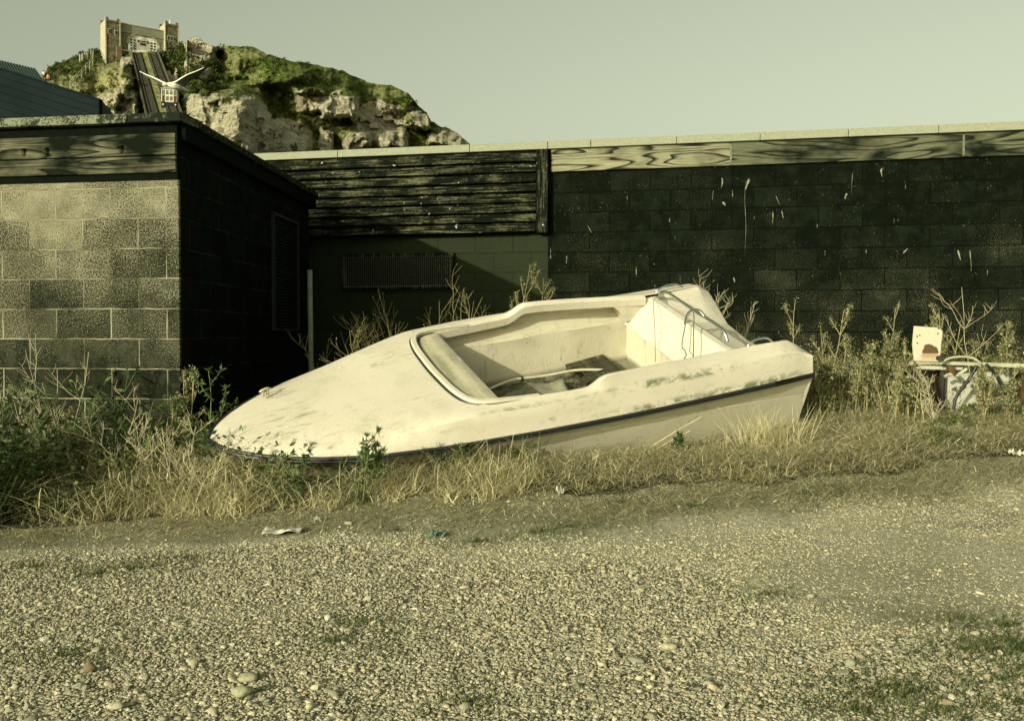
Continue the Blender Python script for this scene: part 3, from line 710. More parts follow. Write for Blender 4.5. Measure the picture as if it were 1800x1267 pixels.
    ring = aft + [(x, -y, z) for x, y, z in aft[-2::-1]]; ring = [p for p in ring if p[2] < .03]
    l.v += ring + [(.80, 0, -.1)]
    for i in range(len(ring) - 1): l.f.append((c0 + i, c0 + i + 1, c0 + len(ring)))
    l.f.append((c0 + len(ring) - 1, c0, c0 + len(ring)))
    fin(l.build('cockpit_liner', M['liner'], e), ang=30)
    # aft beam and outboard well
    rows = []
    for x, zz in ((.845, [-.03, -.03, -.03, -.03]), (.835, [.0, .0, .0, .0]), (.665, [.196, .192, .190, .189]), (.65, [.204, .202, .2, .199]), (.59, [.206, .203, .2, .199]), (.575, [.204, .196, .19, .188]),
                  (.50, [.212, .13, .075, .065]), (.40, [.220, .13, .045, .03]), (.2, [.226, .12, .02, .0]), (.14, [.228, .12, .01, -.01]), (.0, [.148, .06, -.028, -.058])):
        ye = rdw(max(x, 0)) - (.008 if x < .6 else .02); ys = [ye, .44, .29, 0]
        r_ = [((x, .672, min(zz[0], .165)) if x > .6 else (x, ye, zz[0] - .001))] + [(x, y, z) for y, z in zip(ys, zz)]; rows.append(r_ + [(a, -b_, c) for a, b_, c in r_[-2::-1]])
    fin(loft(rows).build('outboard_well', M['gel'], e), ang=24)
    # corner infill where the flange turns into the beam
    for sg in (1, -1):
        ar = [(1.10, .196), (1.03, .180), (.97, .148), (.915, .095), (.875, .02)]; yy = [rdw(a[0]) - .041 for a in ar]; cf = MB()
        v_ = [(a[0], sg * y, a[1]) for a, y in zip(ar, yy)] + [(a[0] - (0 if k else 0), sg * y, .206) for k, (a, y) in enumerate(zip(ar, yy))] + [(a[0], sg * .69, a[1]) for a in ar]
        cf.add(v_, [(i, i + 1, i + 6, i + 5) for i in range(4)] + [(i, i + 1, i + 11, i + 10) for i in range(4)])
        cf.add([(.875, sg * yy[-1], .02), (.875, sg * yy[-1], .206), (.64, sg * yy[-1], .206), (.80, sg * yy[-1], .02)], [(0, 1, 2, 3)])
        fin(cf.build('corner_web', M['gel'], e), ang=50)
    # rubbing strake
    for sg, cut in ((1, 0), (-1, 0)): pass
    pr = [(x, rw(x)) for x in [-.0, .1, .4, .8, 1.2, 1.6, 2, 2.4, 2.8, 3.1, 3.4, 3.6, 3.8, 3.95, 4.08, 4.18, 4.26, 4.32, 4.365, 4.39]]
    full = [(x, y + .006, rz(x) - .004) for x, y in pr] + [(4.412, 0, rz(4.4) - .004)] + [(x, -y - .006, rz(x) - .004) for x, y in pr[::-1]]
    full = [(-.012, .70, .006), (-.018, .775, .008)] + full + [(-.018, -.775, .008), (-.012, -.70, .006)]
    secs = []
    for i, p in enumerate(full):
        a, b = full[max(0, i - 1)], full[min(len(full) - 1, i + 1)]; tx, ty = b[0] - a[0], b[1] - a[1]; l_ = math.hypot(tx, ty); nx, ny = ty / l_, -tx / l_
        if nx * p[0] + ny * p[1] < 0 and i > 3: nx, ny = -nx, -ny
        if i <= 3: nx, ny = (-abs(nx), ny) if i == 0 else (nx, ny)
        pf = [(-.006, .018), (.008, .018), (.015, .010), (.012, .003), (.012, -.003), (.017, -.010), (.009, -.018), (-.006, -.019)]
        secs.append([(p[0] + nx * o_, p[1] + ny * o_, p[2] + z) for o_, z in pf] + [(p[0] + nx * -.006, p[1] + ny * -.006, p[2] + .018)])
    rail = fin(loft(secs).build('rubbing_strake', M['rubber'], e), ang=30)
    # hand rails
    def arch(a, b, h, r, name):
        a, b = Vector(a), Vector(b); pts = []
        for t_ in np.linspace(0, 1, 13):
            p = a.lerp(b, t_); p.z += h * (1 - abs(2 * t_ - 1) ** 2.6); pts.append(p)
        MB().tube(pts, r, 10).build(name, M['chrome'], e, smooth=True)
        fb = MB()
        for q in (a, b): MB().tube([q - Vector((0, 0, .004)), q + Vector((0, 0, .008))], [.017, .014], 12).build('rail_foot', M['chrome'], e)
    arch(unp(1311, 611, 2, .215), unp(1359, 603, 2, .215), .060, .009, 'grab_handle')
    arch(unp(1151, 516, 2, .215), unp(1202, 508, 2, .215), .060, .009, 'grab_handle')
    pl = [unp(1158, 525, 0, .60), unp(1159, 519, 0, .60), unp(1165, 514, 0, .60), unp(1175, 515, 0, .60), unp(1190, 525, 0, .60), unp(1220, 546, 0, .60), unp(1255, 568, 0, .60), unp(1268, 578, 0, .60), unp(1275, 588, 0, .60), unp(1279, 601, 0, .60)]
    tr = MB().tube(spline(pl, 6), .0125, 12).build('tow_rail', M['chrome'], e, smooth=True)
    pl = [unp(1203, 584, 0, .655), unp(1205, 565, 0, .655), unp(1208, 554, 0, .65), unp(1216, 546, 0, .63), unp(1229, 546, 0, .61), unp(1238, 556, 0, .60)]
    MB().tube(spline(pl, 6), .0125, 12).build('tow_rail_loop', M['chrome'], e, smooth=True)
    # cleats
    for px, py in ((466, 690), (539, 785)):
        c = Vector(unp(px, py, 2, .075 if py < 700 else .03)); c.y *= .985; b = MB(); dv = Vector((.9, .3 if py < 700 else -.3, 0)).normalized()
        b.tube([c - dv * .045 + Vector((0, 0, .022)), c - dv * .02 + Vector((0, 0, .03)), c + dv * .02 + Vector((0, 0, .03)), c + dv * .045 + Vector((0, 0, .022))], [.006, .009, .009, .006], 8)
        for s_ in (-.018, .018): b.tube([c + dv * s_ + Vector((0, 0, -.02)), c + dv * s_ + Vector((0, 0, .03))], [.012, .008], 8)
        b.build('cleat', M['gel'], e, smooth=True)
    return e
M['channel'] = simple('grimy channel', (.085, .095, .058), .9, .4, 40, .3)
BOAT = build_boat()
# loose things in the cockpit
def inside(name, label, cat, org):
    o = empty(name, boat_world(org), label, cat); o.rotation_mode = 'QUATERNION'; o.rotation_quaternion = BR.to_quaternion(); return o
def build_cargo():
    fl = -.37
    # rubbish sheet on the cockpit floor
    n = 46; V = []; 
    for i in range(n):
        for j in range(30):
            x = .92 + 1.66 * i / (n - 1); y = -.50 + .95 * j / 29
            z = fl + .008 + .055 * fbm(x * 4.2, y * 4.2, 5, 4) * (.4 + .6 * math.exp(-((x - 1.6) / .8) ** 2)); V.append((x, y, float(z)))
    i = np.arange(n - 1)[:, None] * 30 + np.arange(29)[None]; i = i.ravel()
    o = npmesh('floor_litter', np.array(V), np.stack([i, i + 1, i + 31, i + 30], 1), M['debris'], smooth=True)
    o.rotation_mode = 'QUATERNION'; o.rotation_quaternion = BR.to_quaternion(); o.location = BT
    props(o, 'sodden dark leaf litter covering the cockpit floor', 'litter', kind='stuff')
    # crumpled sheet
    V = []; A = np.array(unp(868, 688, 2, -.28)); B = np.array(unp(880, 700, 2, -.28)); C = np.array(unp(988, 687, 2, -.28))
    N1, N2 = 30, 18
    for i in range(N1):
        for j in range(N2):
            u, v_ = i / (N1 - 1), j / (N2 - 1); x = 2.30 - .72 * u + .04 * math.sin(v_ * 9); y = -.30 + .46 * v_ + .05 * math.sin(u * 7)
            z = -.335 + .085 * abs(fbm(u * 4, v_ * 3, 77, 3) - .5) * 2 + .05 * float(vnoise(u * 3, v_ * 2.2, 31)); V.append((x, y, float(z)))
    i = np.arange(N1 - 1)[:, None] * N2 + np.arange(N2 - 1)[None]; i = i.ravel()
    o = npmesh('crumpled_sheet', np.array(V), np.stack([i, i + 1, i + N2 + 1, i + N2], 1), simple('grey tarpaulin', (.20, .20, .135), .8, .3, 6, .6))
    s_ = o.modifiers.new('s', 'SOLIDIFY'); s_.thickness = .004
    o.rotation_mode = 'QUATERNION'; o.rotation_quaternion = BR.to_quaternion(); o.location = BT
    props(o, 'crumpled grey plastic sheet lying in the cockpit below the dash', 'sheet')
    # pale pipe lying along the cockpit
    pts = [unp(861, 683, 1, -.26), unp(880, 675, 1, -.30), unp(905, 667, 1, -.33), unp(960, 660, 1, -.35), unp(1010, 651, 1, -.36), unp(1050, 650, 1, -.34), unp(1084, 652, 1, -.30)]
    c = MB().tube(spline(pts, 6), .011, 10).build('cream_pipe', simple('cream plastic pipe', (.66, .62, .44), .5, .12, 10, 0), smooth=True)
    c.rotation_mode = 'QUATERNION'; c.rotation_quaternion = BR.to_quaternion(); c.location = BT
    props(c, 'long thin bent cream pipe lying along the cockpit of the boat', 'pipe')
    q = Vector(unp(917, 666, 1, -.335)); r_ = MB().tube([q - Vector((.008, 0, 0)), q + Vector((.008, 0, 0))], .019, 10).build('pipe_collar', M['rubber'], c)
    # broken wooden crate corner
    e = inside('broken_crate', 'broken brown wooden crate corner in the aft of the cockpit', 'crate', (1.22, -.40, -.33))
    wd = streak_mat('rotten crate wood', (.03, .03, .018), (.12, .115, .07), (.42, .6), 30, 3)
    for k in range(4):
        MB().box((-.16, -.15 + k * .085, .05 - .004 * (k % 2)), (.20 - .03 * (k % 3), -.068 + k * .085, .064 - .004 * (k % 2)), Matrix.Rotation(.09, 4, 'Y')).build('slat', wd, e)
    MB().box((-.16, -.14, -.03), (-.145, .19, .06)).build('end_board', wd, e); MB().box((.185, -.14, -.03), (.20, .19, .03)).build('end_board', wd, e)
    # ropes
    def rope(name, pts, r, label):
        o = MB().tube(spline(pts, 6), r, 6).build(name, M['rope'], smooth=True); o.rotation_mode = 'QUATERNION'; o.rotation_quaternion = BR.to_quaternion(); o.location = BT
        props(o, label, 'rope'); return o
    rope('hanging_rope', [unp(1225, 543, 0, .60), unp(1219, 548, 0, .625), unp(1220, 560, 0, .67), unp(1219, 590, 0, .80), unp(1219, 628, 0, .87)], .0045, 'dark rope hanging straight down from the middle of the tow rail')
    rope('hanging_rope', [unp(1214, 546, 0, .65), unp(1207, 556, 0, .69), unp(1204, 575, 0, .76), unp(1200, 595, 0, .84), unp(1199, 610, 0, .87), unp(1204, 616, 0, .88), unp(1206, 625, 0, .88), unp(1202, 631, 0, .89)], .0045, 'frayed rope with a kinked end hanging from the tow rail loop')
    rope('thin_cord', [unp(1158, 520, 0, .62), unp(1150, 527, 0, .68), unp(1149, 545, 0, .80), unp(1151, 580, 0, .87), unp(1152, 636, 0, .90)], .0025, 'thin pale cord hanging at the far end of the tow rail')
build_cargo()

# ------------------------------------------------------------------ far cliff
SIL = [(-160, 330), (0, 235), (40, 190), (66, 152), (80, 124), (100, 113), (130, 99), (150, 92), (168, 88), (185, 92), (215, 98), (225, 93), (275, 91), (288, 94), (312, 88), (320, 80), (335, 67), (350, 66), (358, 74),
       (378, 82), (440, 81), (458, 88), (470, 95), (510, 107), (535, 110), (560, 115), (600, 124), (645, 144), (690, 151), (716, 163), (735, 185), (750, 198), (758, 213), (775, 224), (790, 226), (806, 236), (826, 254), (900, 300), (1000, 340)]
# outcrops: centre, half size, metres towards the camera, rock (1) or turf (0), squareness
BUT = [(382, 203, 62, 42, 13, 1, 4), (440, 238, 42, 66, 11, 1, 3), (405, 262, 46, 34, 12, 1, 3), (505, 246, 46, 38, 5, 1, 3), (545, 176, 26, 22, 4, 1, 5), (566, 142, 70, 26, 5, 0, 3), (598, 186, 34, 26, 8, 1, 5),
       (572, 250, 16, 26, 4, 1, 3), (735, 214, 27, 16, 7, 1, 5), (700, 175, 40, 26, 5, 0, 2), (668, 215, 40, 36, -2, 1, 3), (628, 248, 26, 20, 6, 1, 3), (690, 245, 34, 16, 5, 1, 3), (785, 246, 40, 15, 7, 1, 2), (470, 120, 90, 34, 6, 0, 2),
       (352, 100, 30, 40, 7, 1, 4), (338, 150, 26, 30, 4, 0, 2), (430, 165, 45, 22, 5, 0, 2), (205, 145, 34, 36, 7, 0, 2), (222, 190, 24, 34, 8, 1, 3), (186, 190, 22, 26, 9, 1, 3), (222, 128, 14, 30, 4, 1, 3), (110, 140, 60, 40, 4, 0, 2), (300, 140, 12, 42, 2, 1, 3)]
def track_edges(sy):
    t = (sy - 93) / (210 - 93.); return 231 + t * 28, 276 + t * 46
def hill_fields(px, sy):
    px = np.asarray(px, float); sy = np.asarray(sy, float)
    D = 152 + (320 - sy) * .155 + np.clip(px - 420, 0, 600) * .10
    D = D + 9 * np.exp(-(((px - 380) - (sy - 105) * 1.42) / 46) ** 2) * (px > 330)
    rock = np.zeros_like(px); wx = px + 9 * (fbm(px / 16, sy / 16, 61) - .5) * 2; wy = sy + 9 * (fbm(px / 16, sy / 16, 62) - .5) * 2
    for cx, cy, rx, ry, am, rk, pw in BUT:
        r = (np.abs((wx - cx) / rx) ** pw + np.abs((wy - cy) / ry) ** pw) ** (1 / pw); k = 1 - sstep(r, .62, 1.12)
        D = D - am * k
        if rk: rock = np.maximum(rock, 1 - sstep(r, .86, 1.06))
        else: rock = rock * (1 - .0 * k)
    # turf and bushes spill over the rock
    rock = rock * sstep(fbm(px / 20, sy / 16, 71, 4) + .12 * (sy > 170), .38, .46)
    bl = vnoise(px / 11, sy / 15, 81); bl2 = vnoise(px / 6, sy / 4.2, 82)
    ci = np.floor(wx / 15 + .35 * np.sin(wy / 21)); cj = np.floor(wy / 17 + ghash(ci, ci * 0, 5) * 2); cell = ghash(ci, cj, 11); c2 = ghash(np.floor(wx / 6.5 + 5 * cell), np.floor(wy / 6 + 7 * cell), 12)
    D = D - rock * (2.0 * cell + .25 * c2 + .15 * bl2 + .45 * (vnoise(px / 3.2, sy / 9, 85) - .5)) - 2.0 * (fbm(px / 30, sy / 26, 83) - .5) * 2 - (1 - rock) * .9 * fbm(px / 5, sy / 4, 84, 3)
    dry = np.exp(-(((px - 205) / 42) ** 2 + ((sy - 140) / 34) ** 2)) + .8 * np.exp(-(((px - 130) / 50) ** 2 + ((sy - 150) / 22) ** 2)) + .5 * (px > 380) * sstep(fbm(px / 30, sy / 12, 91), .5, .62) + .6 * (fbm(px / 9, sy / 7, 92) > .6) * rock
    # railway cutting
    a, b = track_edges(sy); k = sstep(px, a - 6, a + 1) * (1 - sstep(px, b - 1, b + 6)) * sstep(sy, 84, 91)
    Dt = 184 - (sy - 93) * (24 / 117.)
    D = D * (1 - k) + Dt * k; rock = np.where(k > .5, .35, rock); dry = np.where(k > .5, .6, dry)
    return D, rock, np.clip(dry, 0, 1), k
def hill_pt(px, sy):
    D = float(hill_fields(np.array([px]), np.array([sy]))[0][0]); return at(px, sy, D)
def vray(px, py):
    c, s = math.cos(PITCH), math.sin(PITCH); a = (px - 900) / F; b = -(py - 633.5) / F
    return np.stack([a / (c + b * s), np.ones_like(a), (-s + b * c) / (c + b * s)], -1)
def build_hill():
    px = np.arange(-160, 1000, 1.5); nr = 170; t = np.linspace(0, 1, nr)
    sil = np.interp(px, [p[0] for p in SIL], [p[1] for p in SIL]) + 2.2 * (fbm(px / 9, px * 0, 55) - .5) * 2 * (np.abs(px - 250) > 45)
    PX = np.repeat(px[None], nr, 0); SY = 345 + (sil[None] - 345) * t[:, None]; D, rk, dry, k = hill_fields(PX, SY)
    P = CAM + vray(PX, SY) * D[..., None]
    ext = []; top = P[-1]
    for i, (dd, dz) in enumerate(((1.5, .15), (5, -.4), (14, -1.5), (40, -5), (90, -20), (160, -55))):
        q = top.copy(); q[:, 1] += dd; q[:, 0] -= dd * .3; q[:, 2] += dz; ext.append(q)
    bot = P[0].copy(); bot[:, 1] -= 12; bot[:, 2] = -1
    P = np.concatenate([bot[None], P, np.array(ext)]); z1 = np.zeros_like(rk[:1])
    RK = np.concatenate([rk[:1], rk, np.repeat(z1, 6, 0)]); DR = np.concatenate([dry[:1], dry, np.repeat(dry[-1:], 6, 0)]); KK = np.concatenate([z1, k, np.repeat(z1, 6, 0)])
    nx = len(px); ny = P.shape[0]; i = (np.arange(nx - 1)[None] + np.arange(ny - 1)[:, None] * nx).ravel()
    Q = np.stack([i, i + 1, i + nx + 1, i + nx], 1)
    m = NT('cliff', .95, .1); v = m.obj(); a = m.n('ShaderNodeVertexColor'); a.layer_name = 'Col'; o = m.sep(a.outputs[0])
    st = m.noise(m.scale(v, (.16, .16, 2.2)), 1, 6, .7, .3); n2 = m.noise(v, .55, 6, .65); n3 = m.noise(v, 2.2, 4, .7)
    rock = m.ramp(m.math('ADD', m.math('MULTIPLY', st, .5), m.math('MULTIPLY', n2, .5)), [(.36, (.15, .135, .08)), (.47, (.42, .385, .26)), (.60, (.50, .465, .33))])
    turf = m.ramp(n3, [(.32, (.024, .042, .008)), (.5, (.075, .105, .020)), (.68, (.15, .175, .045))])
    dryc = m.ramp(n3, [(.3, (.18, .17, .065)), (.65, (.46, .43, .22))])
    c = m.mix(m.math('MULTIPLY', o[1], m.ramp(n2, [(.35, .5), (.6, 1)])), turf, dryc)
    vc_ = m.n('ShaderNodeTexVoronoi', feature='DISTANCE_TO_EDGE'); vc_.inputs['Scale'].default_value = .28; m.l(m.scale(v, (1, 1, .55)), vc_.inputs['Vector']); vh = m.n('ShaderNodeTexVoronoi', feature='DISTANCE_TO_EDGE'); vh.inputs['Scale'].default_value = .5; m.l(m.scale(v, (.25, .25, 1.4)), vh.inputs['Vector'])
    ck = m.math('MULTIPLY', m.ramp(vc_.outputs['Distance'], [(.0, .25), (.05, 1)]), m.ramp(vh.outputs['Distance'], [(.0, .45), (.07, 1)])); rock = m.mix(ck, (.10, .09, .055), rock)
    rr = m.ramp(m.math('ADD', o[0], m.math('MULTIPLY', m.math('SUBTRACT', n3, .5), .5)), [(.42, 0), (.56, 1)])
    m.color(m.mix(rr, c, rock)); m.bump(m.math('ADD', m.math('MULTIPLY', st, .6), m.math('ADD', m.math('MULTIPLY', n3, .6), m.math('MULTIPLY', n2, .4))), 1.0, .6)
    V = P.reshape(-1, 3); col = np.stack([RK, DR, KK], -1).reshape(-1, 3)
    props(npmesh('cliff_hill', V, Q, m.m, col=col, smooth=False), kind='structure')['label'] = 'sandstone cliff with green turf and bushes rising behind the huts'
    # bushes over the turf
    n = 26000; bx = rng.uniform(60, 835, n); by = rng.uniform(60, 300, n); s_ = np.interp(bx, px, sil); ok = by > s_ - .5
    D, rk, dry, k = hill_fields(bx, by); ok &= (rk < .25) & (k < .1) & (rng.random(n) < np.where(dry > .45, .10, .75) * (.35 + .9 * (fbm(bx / 18, by / 14, 99) > .47)) * np.where((bx > 392) & (by < s_ + 70), .16, .9)); ok &= by > 60
    bx, by, D = bx[ok], by[ok], D[ok]; P = CAM + vray(bx, by) * (D - .25)[:, None]
    sc_ = np.exp(rng.normal(math.log(.42), .35, len(bx))) * (1 + .9 * (np.abs(bx - 345) < 50) * (np.abs(by - 130) < 45))
    protos = [leaf_ball(i) for i in range(4)]
    instancer('hillside_bushes', P, rng.normal(0, .5, (len(P), 3)), np.stack([sc_ * 1.1, sc_ * 1.1, sc_ * .85], 1), protos, 'low green scrub and bushes covering the far cliff slopes', 'bushes')
def leaf_mat(name, cols, trans=.25):
    t = NT(name, .8, .15); oi = t.n('ShaderNodeObjectInfo'); c = t.ramp(oi.outputs['Random'], [(i / len(cols), q) for i, q in enumerate(cols)], 'LINEAR')
    t.color(c); tr = t.n('ShaderNodeBsdfTranslucent'); t.l(c, tr.inputs[0]); ms = t.n('ShaderNodeMixShader'); ms.inputs[0].default_value = trans
    t.l(t.b.outputs[0], ms.inputs[1]); t.l(tr.outputs[0], ms.inputs[2]); t.l(ms.outputs[0], t.t.nodes['Material Output'].inputs[0]); return t.m
M['far_leaf'] = leaf_mat('far foliage', [(.022, .040, .008), (.05, .078, .014), (.085, .11, .022), (.035, .055, .011), (.12, .13, .045)])
def leaf_ball(i):
    g = np.random.default_rng(100 + i); n = 70; d = g.normal(size=(n, 3)); d /= np.linalg.norm(d, axis=1)[:, None]; c = d * (g.random(n) ** .4)[:, None]; c[:, 2] = np.abs(c[:, 2]) * .9
    s_ = g.uniform(.10, .24, n); u = g.normal(size=(n, 3)); u /= np.linalg.norm(u, axis=1)[:, None]; w_ = np.cross(u, d); w_ /= np.linalg.norm(w_, axis=1)[:, None] + 1e-6
    V = np.concatenate([np.stack([c - u * s_[:, None], c - w_ * s_[:, None] * .6, c + u * s_[:, None], c + w_ * s_[:, None] * .6], 1).reshape(-1, 3)])
    Q = np.arange(4 * n).reshape(n, 4); me = bpy.data.meshes.new('leaf_ball'); me.from_pydata(V.tolist(), [], Q.tolist()); me.materials.append(M['far_leaf']); return bpy.data.objects.new('leaf_ball_source', me)
build_hill()

# ------------------------------------------------------------------ cliff railway: track, car, upper station
def build_rail():
    conc = simple('railway bed', (.065, .062, .038), .95, .35, 1.2, .4); steel = simple('rail steel', (.035, .036, .028), .6, .3, 2, 0); slp = simple('sleepers', (.03, .028, .018), .9, .3, 2, 0)
    top = at(253, 92, 184.3); e = empty('cliff_railway_track', tuple(at(290, 208, 160.2)), 'double funicular railway track dropping steeply down the cliff cutting', 'railway'); base = Vector(e.location)
    def P(px, sy, lift=0):
        D = 184 - (sy - 93) * (24 / 117.) - .15; p = Vector(at(px, sy, D)); p.z += lift; return p - base
    def edge(f, sy): a, b = track_edges(sy); return a + (b - a) * f
    for f0, f1 in ((.05, .40), (.60, .96)):
        bed = MB(); rs = []
        ys = np.linspace(94, 285, 40)
        bed2 = loft([[P(edge(f0, y), y, .02), P(edge(f1, y), y, .02)] for y in ys]); bed2.build('track_bed', conc, e)
        for fr in (f0 + .07, f1 - .07):
            MB().tube([P(edge(fr, y), y, .22) for y in ys], .11, 5).build('rail', steel, e)
        sm = MB()
        for y in np.arange(94.5, 284, 2.3):
            a, b = P(edge(f0 + .02, y), y, .09), P(edge(f1 - .02, y), y, .09); sm.tube([a, b], .10, 4)
        o = sm.build('sleepers', slp, e); props(o, kind='stuff')
    for f, w_ in ((-.02, .22), (1.0, .22)):
        wl = loft([[P(edge(f, y), y, -.3), P(edge(f, y), y, .55), P(edge(f, y) + 1.6, y, .55), P(edge(f, y) + 1.6, y, -.3)] for y in np.linspace(92, 285, 30)]); wl.build('side_kerb', conc, e)
def build_car():
    cream = simple('cream coachwork', (.60, .54, .34), .5, .1, 2, 0); red = simple('maroon panel', (.10, .035, .022), .5, .2, 2, 0); glass = simple('car glass', (.10, .13, .11), .15, .2, 2, 0, spec=.8); dk = simple('undercarriage', (.012, .014, .01), .8, .2, 2, 0)
    lampm = simple('lamp lens', (.7, .68, .55), .3, .1, 2, 0)
    d = 164.2; s_ = d / F; p = at(297.5, 180, d); e = empty('funicular_car', tuple(p), 'cream and maroon cliff railway car on the steep track', 'railway car', rz=R_(14))
    W, Hh, Dp = 2.45, 2.15, 3.4
    MB().box((-W/2, 0, 0), (W/2, Dp, Hh)).build('body', cream, e, bevel=.05)
    MB().box((-W/2 - .1, -.12, Hh + .005), (W/2 + .1, Dp + .1, Hh + .16)).box((-W/2 + .2, .1, Hh + .165), (W/2 - .2, Dp - .1, Hh + .36)).build('roof', simple('grey roof', (.24, .27, .20), .7, .1, 2, 0), e)
    for x0, x1 in ((-1.13, -.70), (.70, 1.13)): MB().box((x0, -.03, 1.15), (x1, -.002, 2.0)).build('window', glass, e); MB().box((x0, -.04, .02), (x1, -.003, 1.08)).build('maroon_panel', red, e)
    for x0, x1 in ((-.52, -.10), (.10, .52)):
        for z0, z1 in ((1.25, 1.72), (1.8, 1.96), (.25, .95)): MB().box((x0, -.03, z0), (x1, -.002, z1)).build('window', glass, e)
    for k in range(3): MB().box((-W/2 - .03, .25 + k * 1.05, 1.15), (-W/2 - .002, .25 + k * 1.05 + .8, 2.0)).build('window', glass, e)
    MB().box((-W/2 - .05, -.1, -.14), (W/2 + .05, Dp, -.01)).build('floor_frame', dk, e)
    c = MB(); c.add([(-W/2, -.05, -.15), (W/2, -.05, -.15), (W/2, Dp, -.15), (-W/2, Dp, -.15), (-W/2, .2, -2.6), (W/2, .2, -2.6), (W/2, .5, -2.6), (-W/2, .5, -2.6)], [(0,1,2,3),(4,7,6,5),(0,4,5,1),(1,5,6,2),(2,6,7,3),(3,7,4,0)])
    c.build('undercarriage', dk, e)
    for x in (-.95, .95): MB().tube([(x, -.02, -.42), (x, -.16, -.42)], .13, 10).build('headlight', lampm, e)
def build_station():
    stone = simple('rubble stone', (.135, .12, .066), .95, .55, 1.6, 1.0); lt = simple('dressed stone quoins', (.40, .37, .25), .9, .15, 1.5, .3); dkw = simple('dark window', (.02, .026, .02), .2, .2, 2, 0, spec=.7)
    white = simple('white station front', (.82, .79, .64), .7, .06, 2, 0); grey = simple('grey render', (.23, .24, .155), .9, .15, 1, .2); rust = simple('brown pier', (.17, .12, .075), .95, .3, 1.5, .5)
    th = R_(38); o = at(185.5, 95, 184.0); zb = at(0, 95, 184)[2]
    e = empty('cliff_station', (o[0], o[1], zb), 'castellated stone cliff railway station with two square towers and arched white front', 'station', rz=th)
    W = 2.75
    def tower(x0, top, wins, name):
        t = empty_part(name, e); b = MB(); b.box((x0 + .12, .12, -5), (x0 + W - .12, 3.1, top - .75)); b.build('tower_wall', stone, t)
        MB().box((x0, .0, -4.9), (x0 + .2, .3, top)).build('quoin', lt, t); MB().box((x0 + W - .2, .0, -4.9), (x0 + W, .3, top)).build('quoin', lt, t)
        MB().box((x0 + .02, .31, -4.9), (x0 + .115, 3.15, top - .5)).build('side_face', lt, t)
        p = MB(); p.box((x0 + .205, .02, top - .74), (x0 + W - .205, .30, top - .35)); p.build('parapet', stone, t)
        for a, b2 in ((.21, .62), (W - .62, W - .21)): MB().box((x0 + a, .03, top - .345), (x0 + b2, .30, top + .08)).build('merlon', stone, t)
        for a in (.0, W - .45): MB().box((x0 + a, 2.7, top - .74), (x0 + a + .45, 3.12, top + .05)).build('merlon', stone, t)
        for a, b2, z0, z1 in wins:
            MB().box((x0 + a - .12, .05, z0 - .12), (x0 + b2 + .12, .115, z1 + .12)).build('window_surround', lt, t); MB().box((x0 + a, .0, z0), (x0 + b2, .045, z1)).build('window', dkw, t)
    def z(py, d): return at(0, py, d)[2] - zb
    tower(0, z(30, 184), [(.55, .92, z(60, 185), z(53, 185)), (1.75, 2.12, z(61, 185), z(54, 185))], 'tower')
    x2 = 10.9; d2 = 184 + x2 * math.sin(th); tower(x2, z(38.5, d2 + .5), [(.55, .88, z(69, d2), z(62.5, d2)), (1.1, 1.43, z(69, d2), z(62.5, d2)), (1.65, 1.98, z(69, d2), z(62.5, d2))], 'tower')
    x0, x1 = W + .003, x2 - .003; dm = 184 + 6.8 * math.sin(th); pt = z(47, dm); MB().box((x0, .62, pt - 1.5), (x1, 3.0, pt)).build('parapet', grey, e); MB().box((x0, .52, pt + .002), (x1, 3.05, pt + .16)).build('parapet_coping', lt, e)
    # wall with arched opening
    ca, r1 = (x0 + x1) / 2 + .25, 2.75; zs = z(79, dm) ; zt = z(58.5, dm); zbm = z(92, dm)
    arc = [(ca + r1 * math.cos(a), zs + (zt - zs) * math.sin(a)) for a in np.linspace(0, math.pi, 25)]
    m = MB(); top = pt - 1.503; vv = []
    for (x, q) in arc: vv.append((x, .75, q)); vv.append((x, .75, top))
    m.v = [tuple(map(float, p)) for p in vv]; m.f = [(2*i, 2*i+1, 2*i+3, 2*i+2) for i in range(24)]
    m.box((x0, .75, -6), (ca - r1, 1.0, top)); m.box((ca + r1, .75, -6), (x1, 1.0, top)); m.build('arch_wall', simple('arch wall stone', (.20, .19, .115), .95, .4, 1.4, .6), e)  # plain mid-toned stone around the arch
    rg = MB()
    for i in range(24):
        a0, a1 = math.pi * i / 24, math.pi * (i + 1) / 24
        for a in (a0, a1): 
            for s_ in (1.0, 1.13): pass
        p = [(ca + r1 * s_ * math.cos(a), zs + (zt - zs) * s_ * math.sin(a)) for s_, a in ((1, a0), (1, a1), (1.14, a1), (1.14, a0))]
        rg.add([(x, .66, q) for x, q in p] + [(x, .745, q) for x, q in p], [(0,1,2,3),(0,4,5,1),(2,6,7,3)])
    rg.build('arch_moulding', lt, e)
    scr = MB(); n0 = len(arc); scr.v = [(x, .9, q) for x, q in arc] + [(ca + r1, .9, zbm), (ca - r1, .9, zbm)]; scr.f = [tuple(range(len(scr.v)))[::-1]]; fr = scr.build('arched_screen', white, e)
    for col_ in range(2):
        for side_ in (-1, 1):
            for row in range(4):
                x = ca + side_ * (1.55 + col_ * .62); zz = zbm + .45 + row * .52; MB().box((x - .17, .85, zz), (x + .17, .895, zz + .3)).build('pane', dkw, fr)
    MB().box((ca - .5, .85, zbm + 1.45), (ca + .5, .895, zbm + 1.95)).build('pane', dkw, fr); MB().box((ca - .5, .85, zbm + 2.12), (ca + .5, .895, zbm + 2.32)).build('pane', dkw, fr)
    for x in (-.88, .88): MB().box((ca + x - .15, .85, zbm + 1.95), (ca + x + .15, .895, zbm + 2.4)).build('pane', dkw, fr)
    MB().box((x0, .5, zbm - .15), (x1, .745, zbm - .005)).build('platform_edge', white, e)
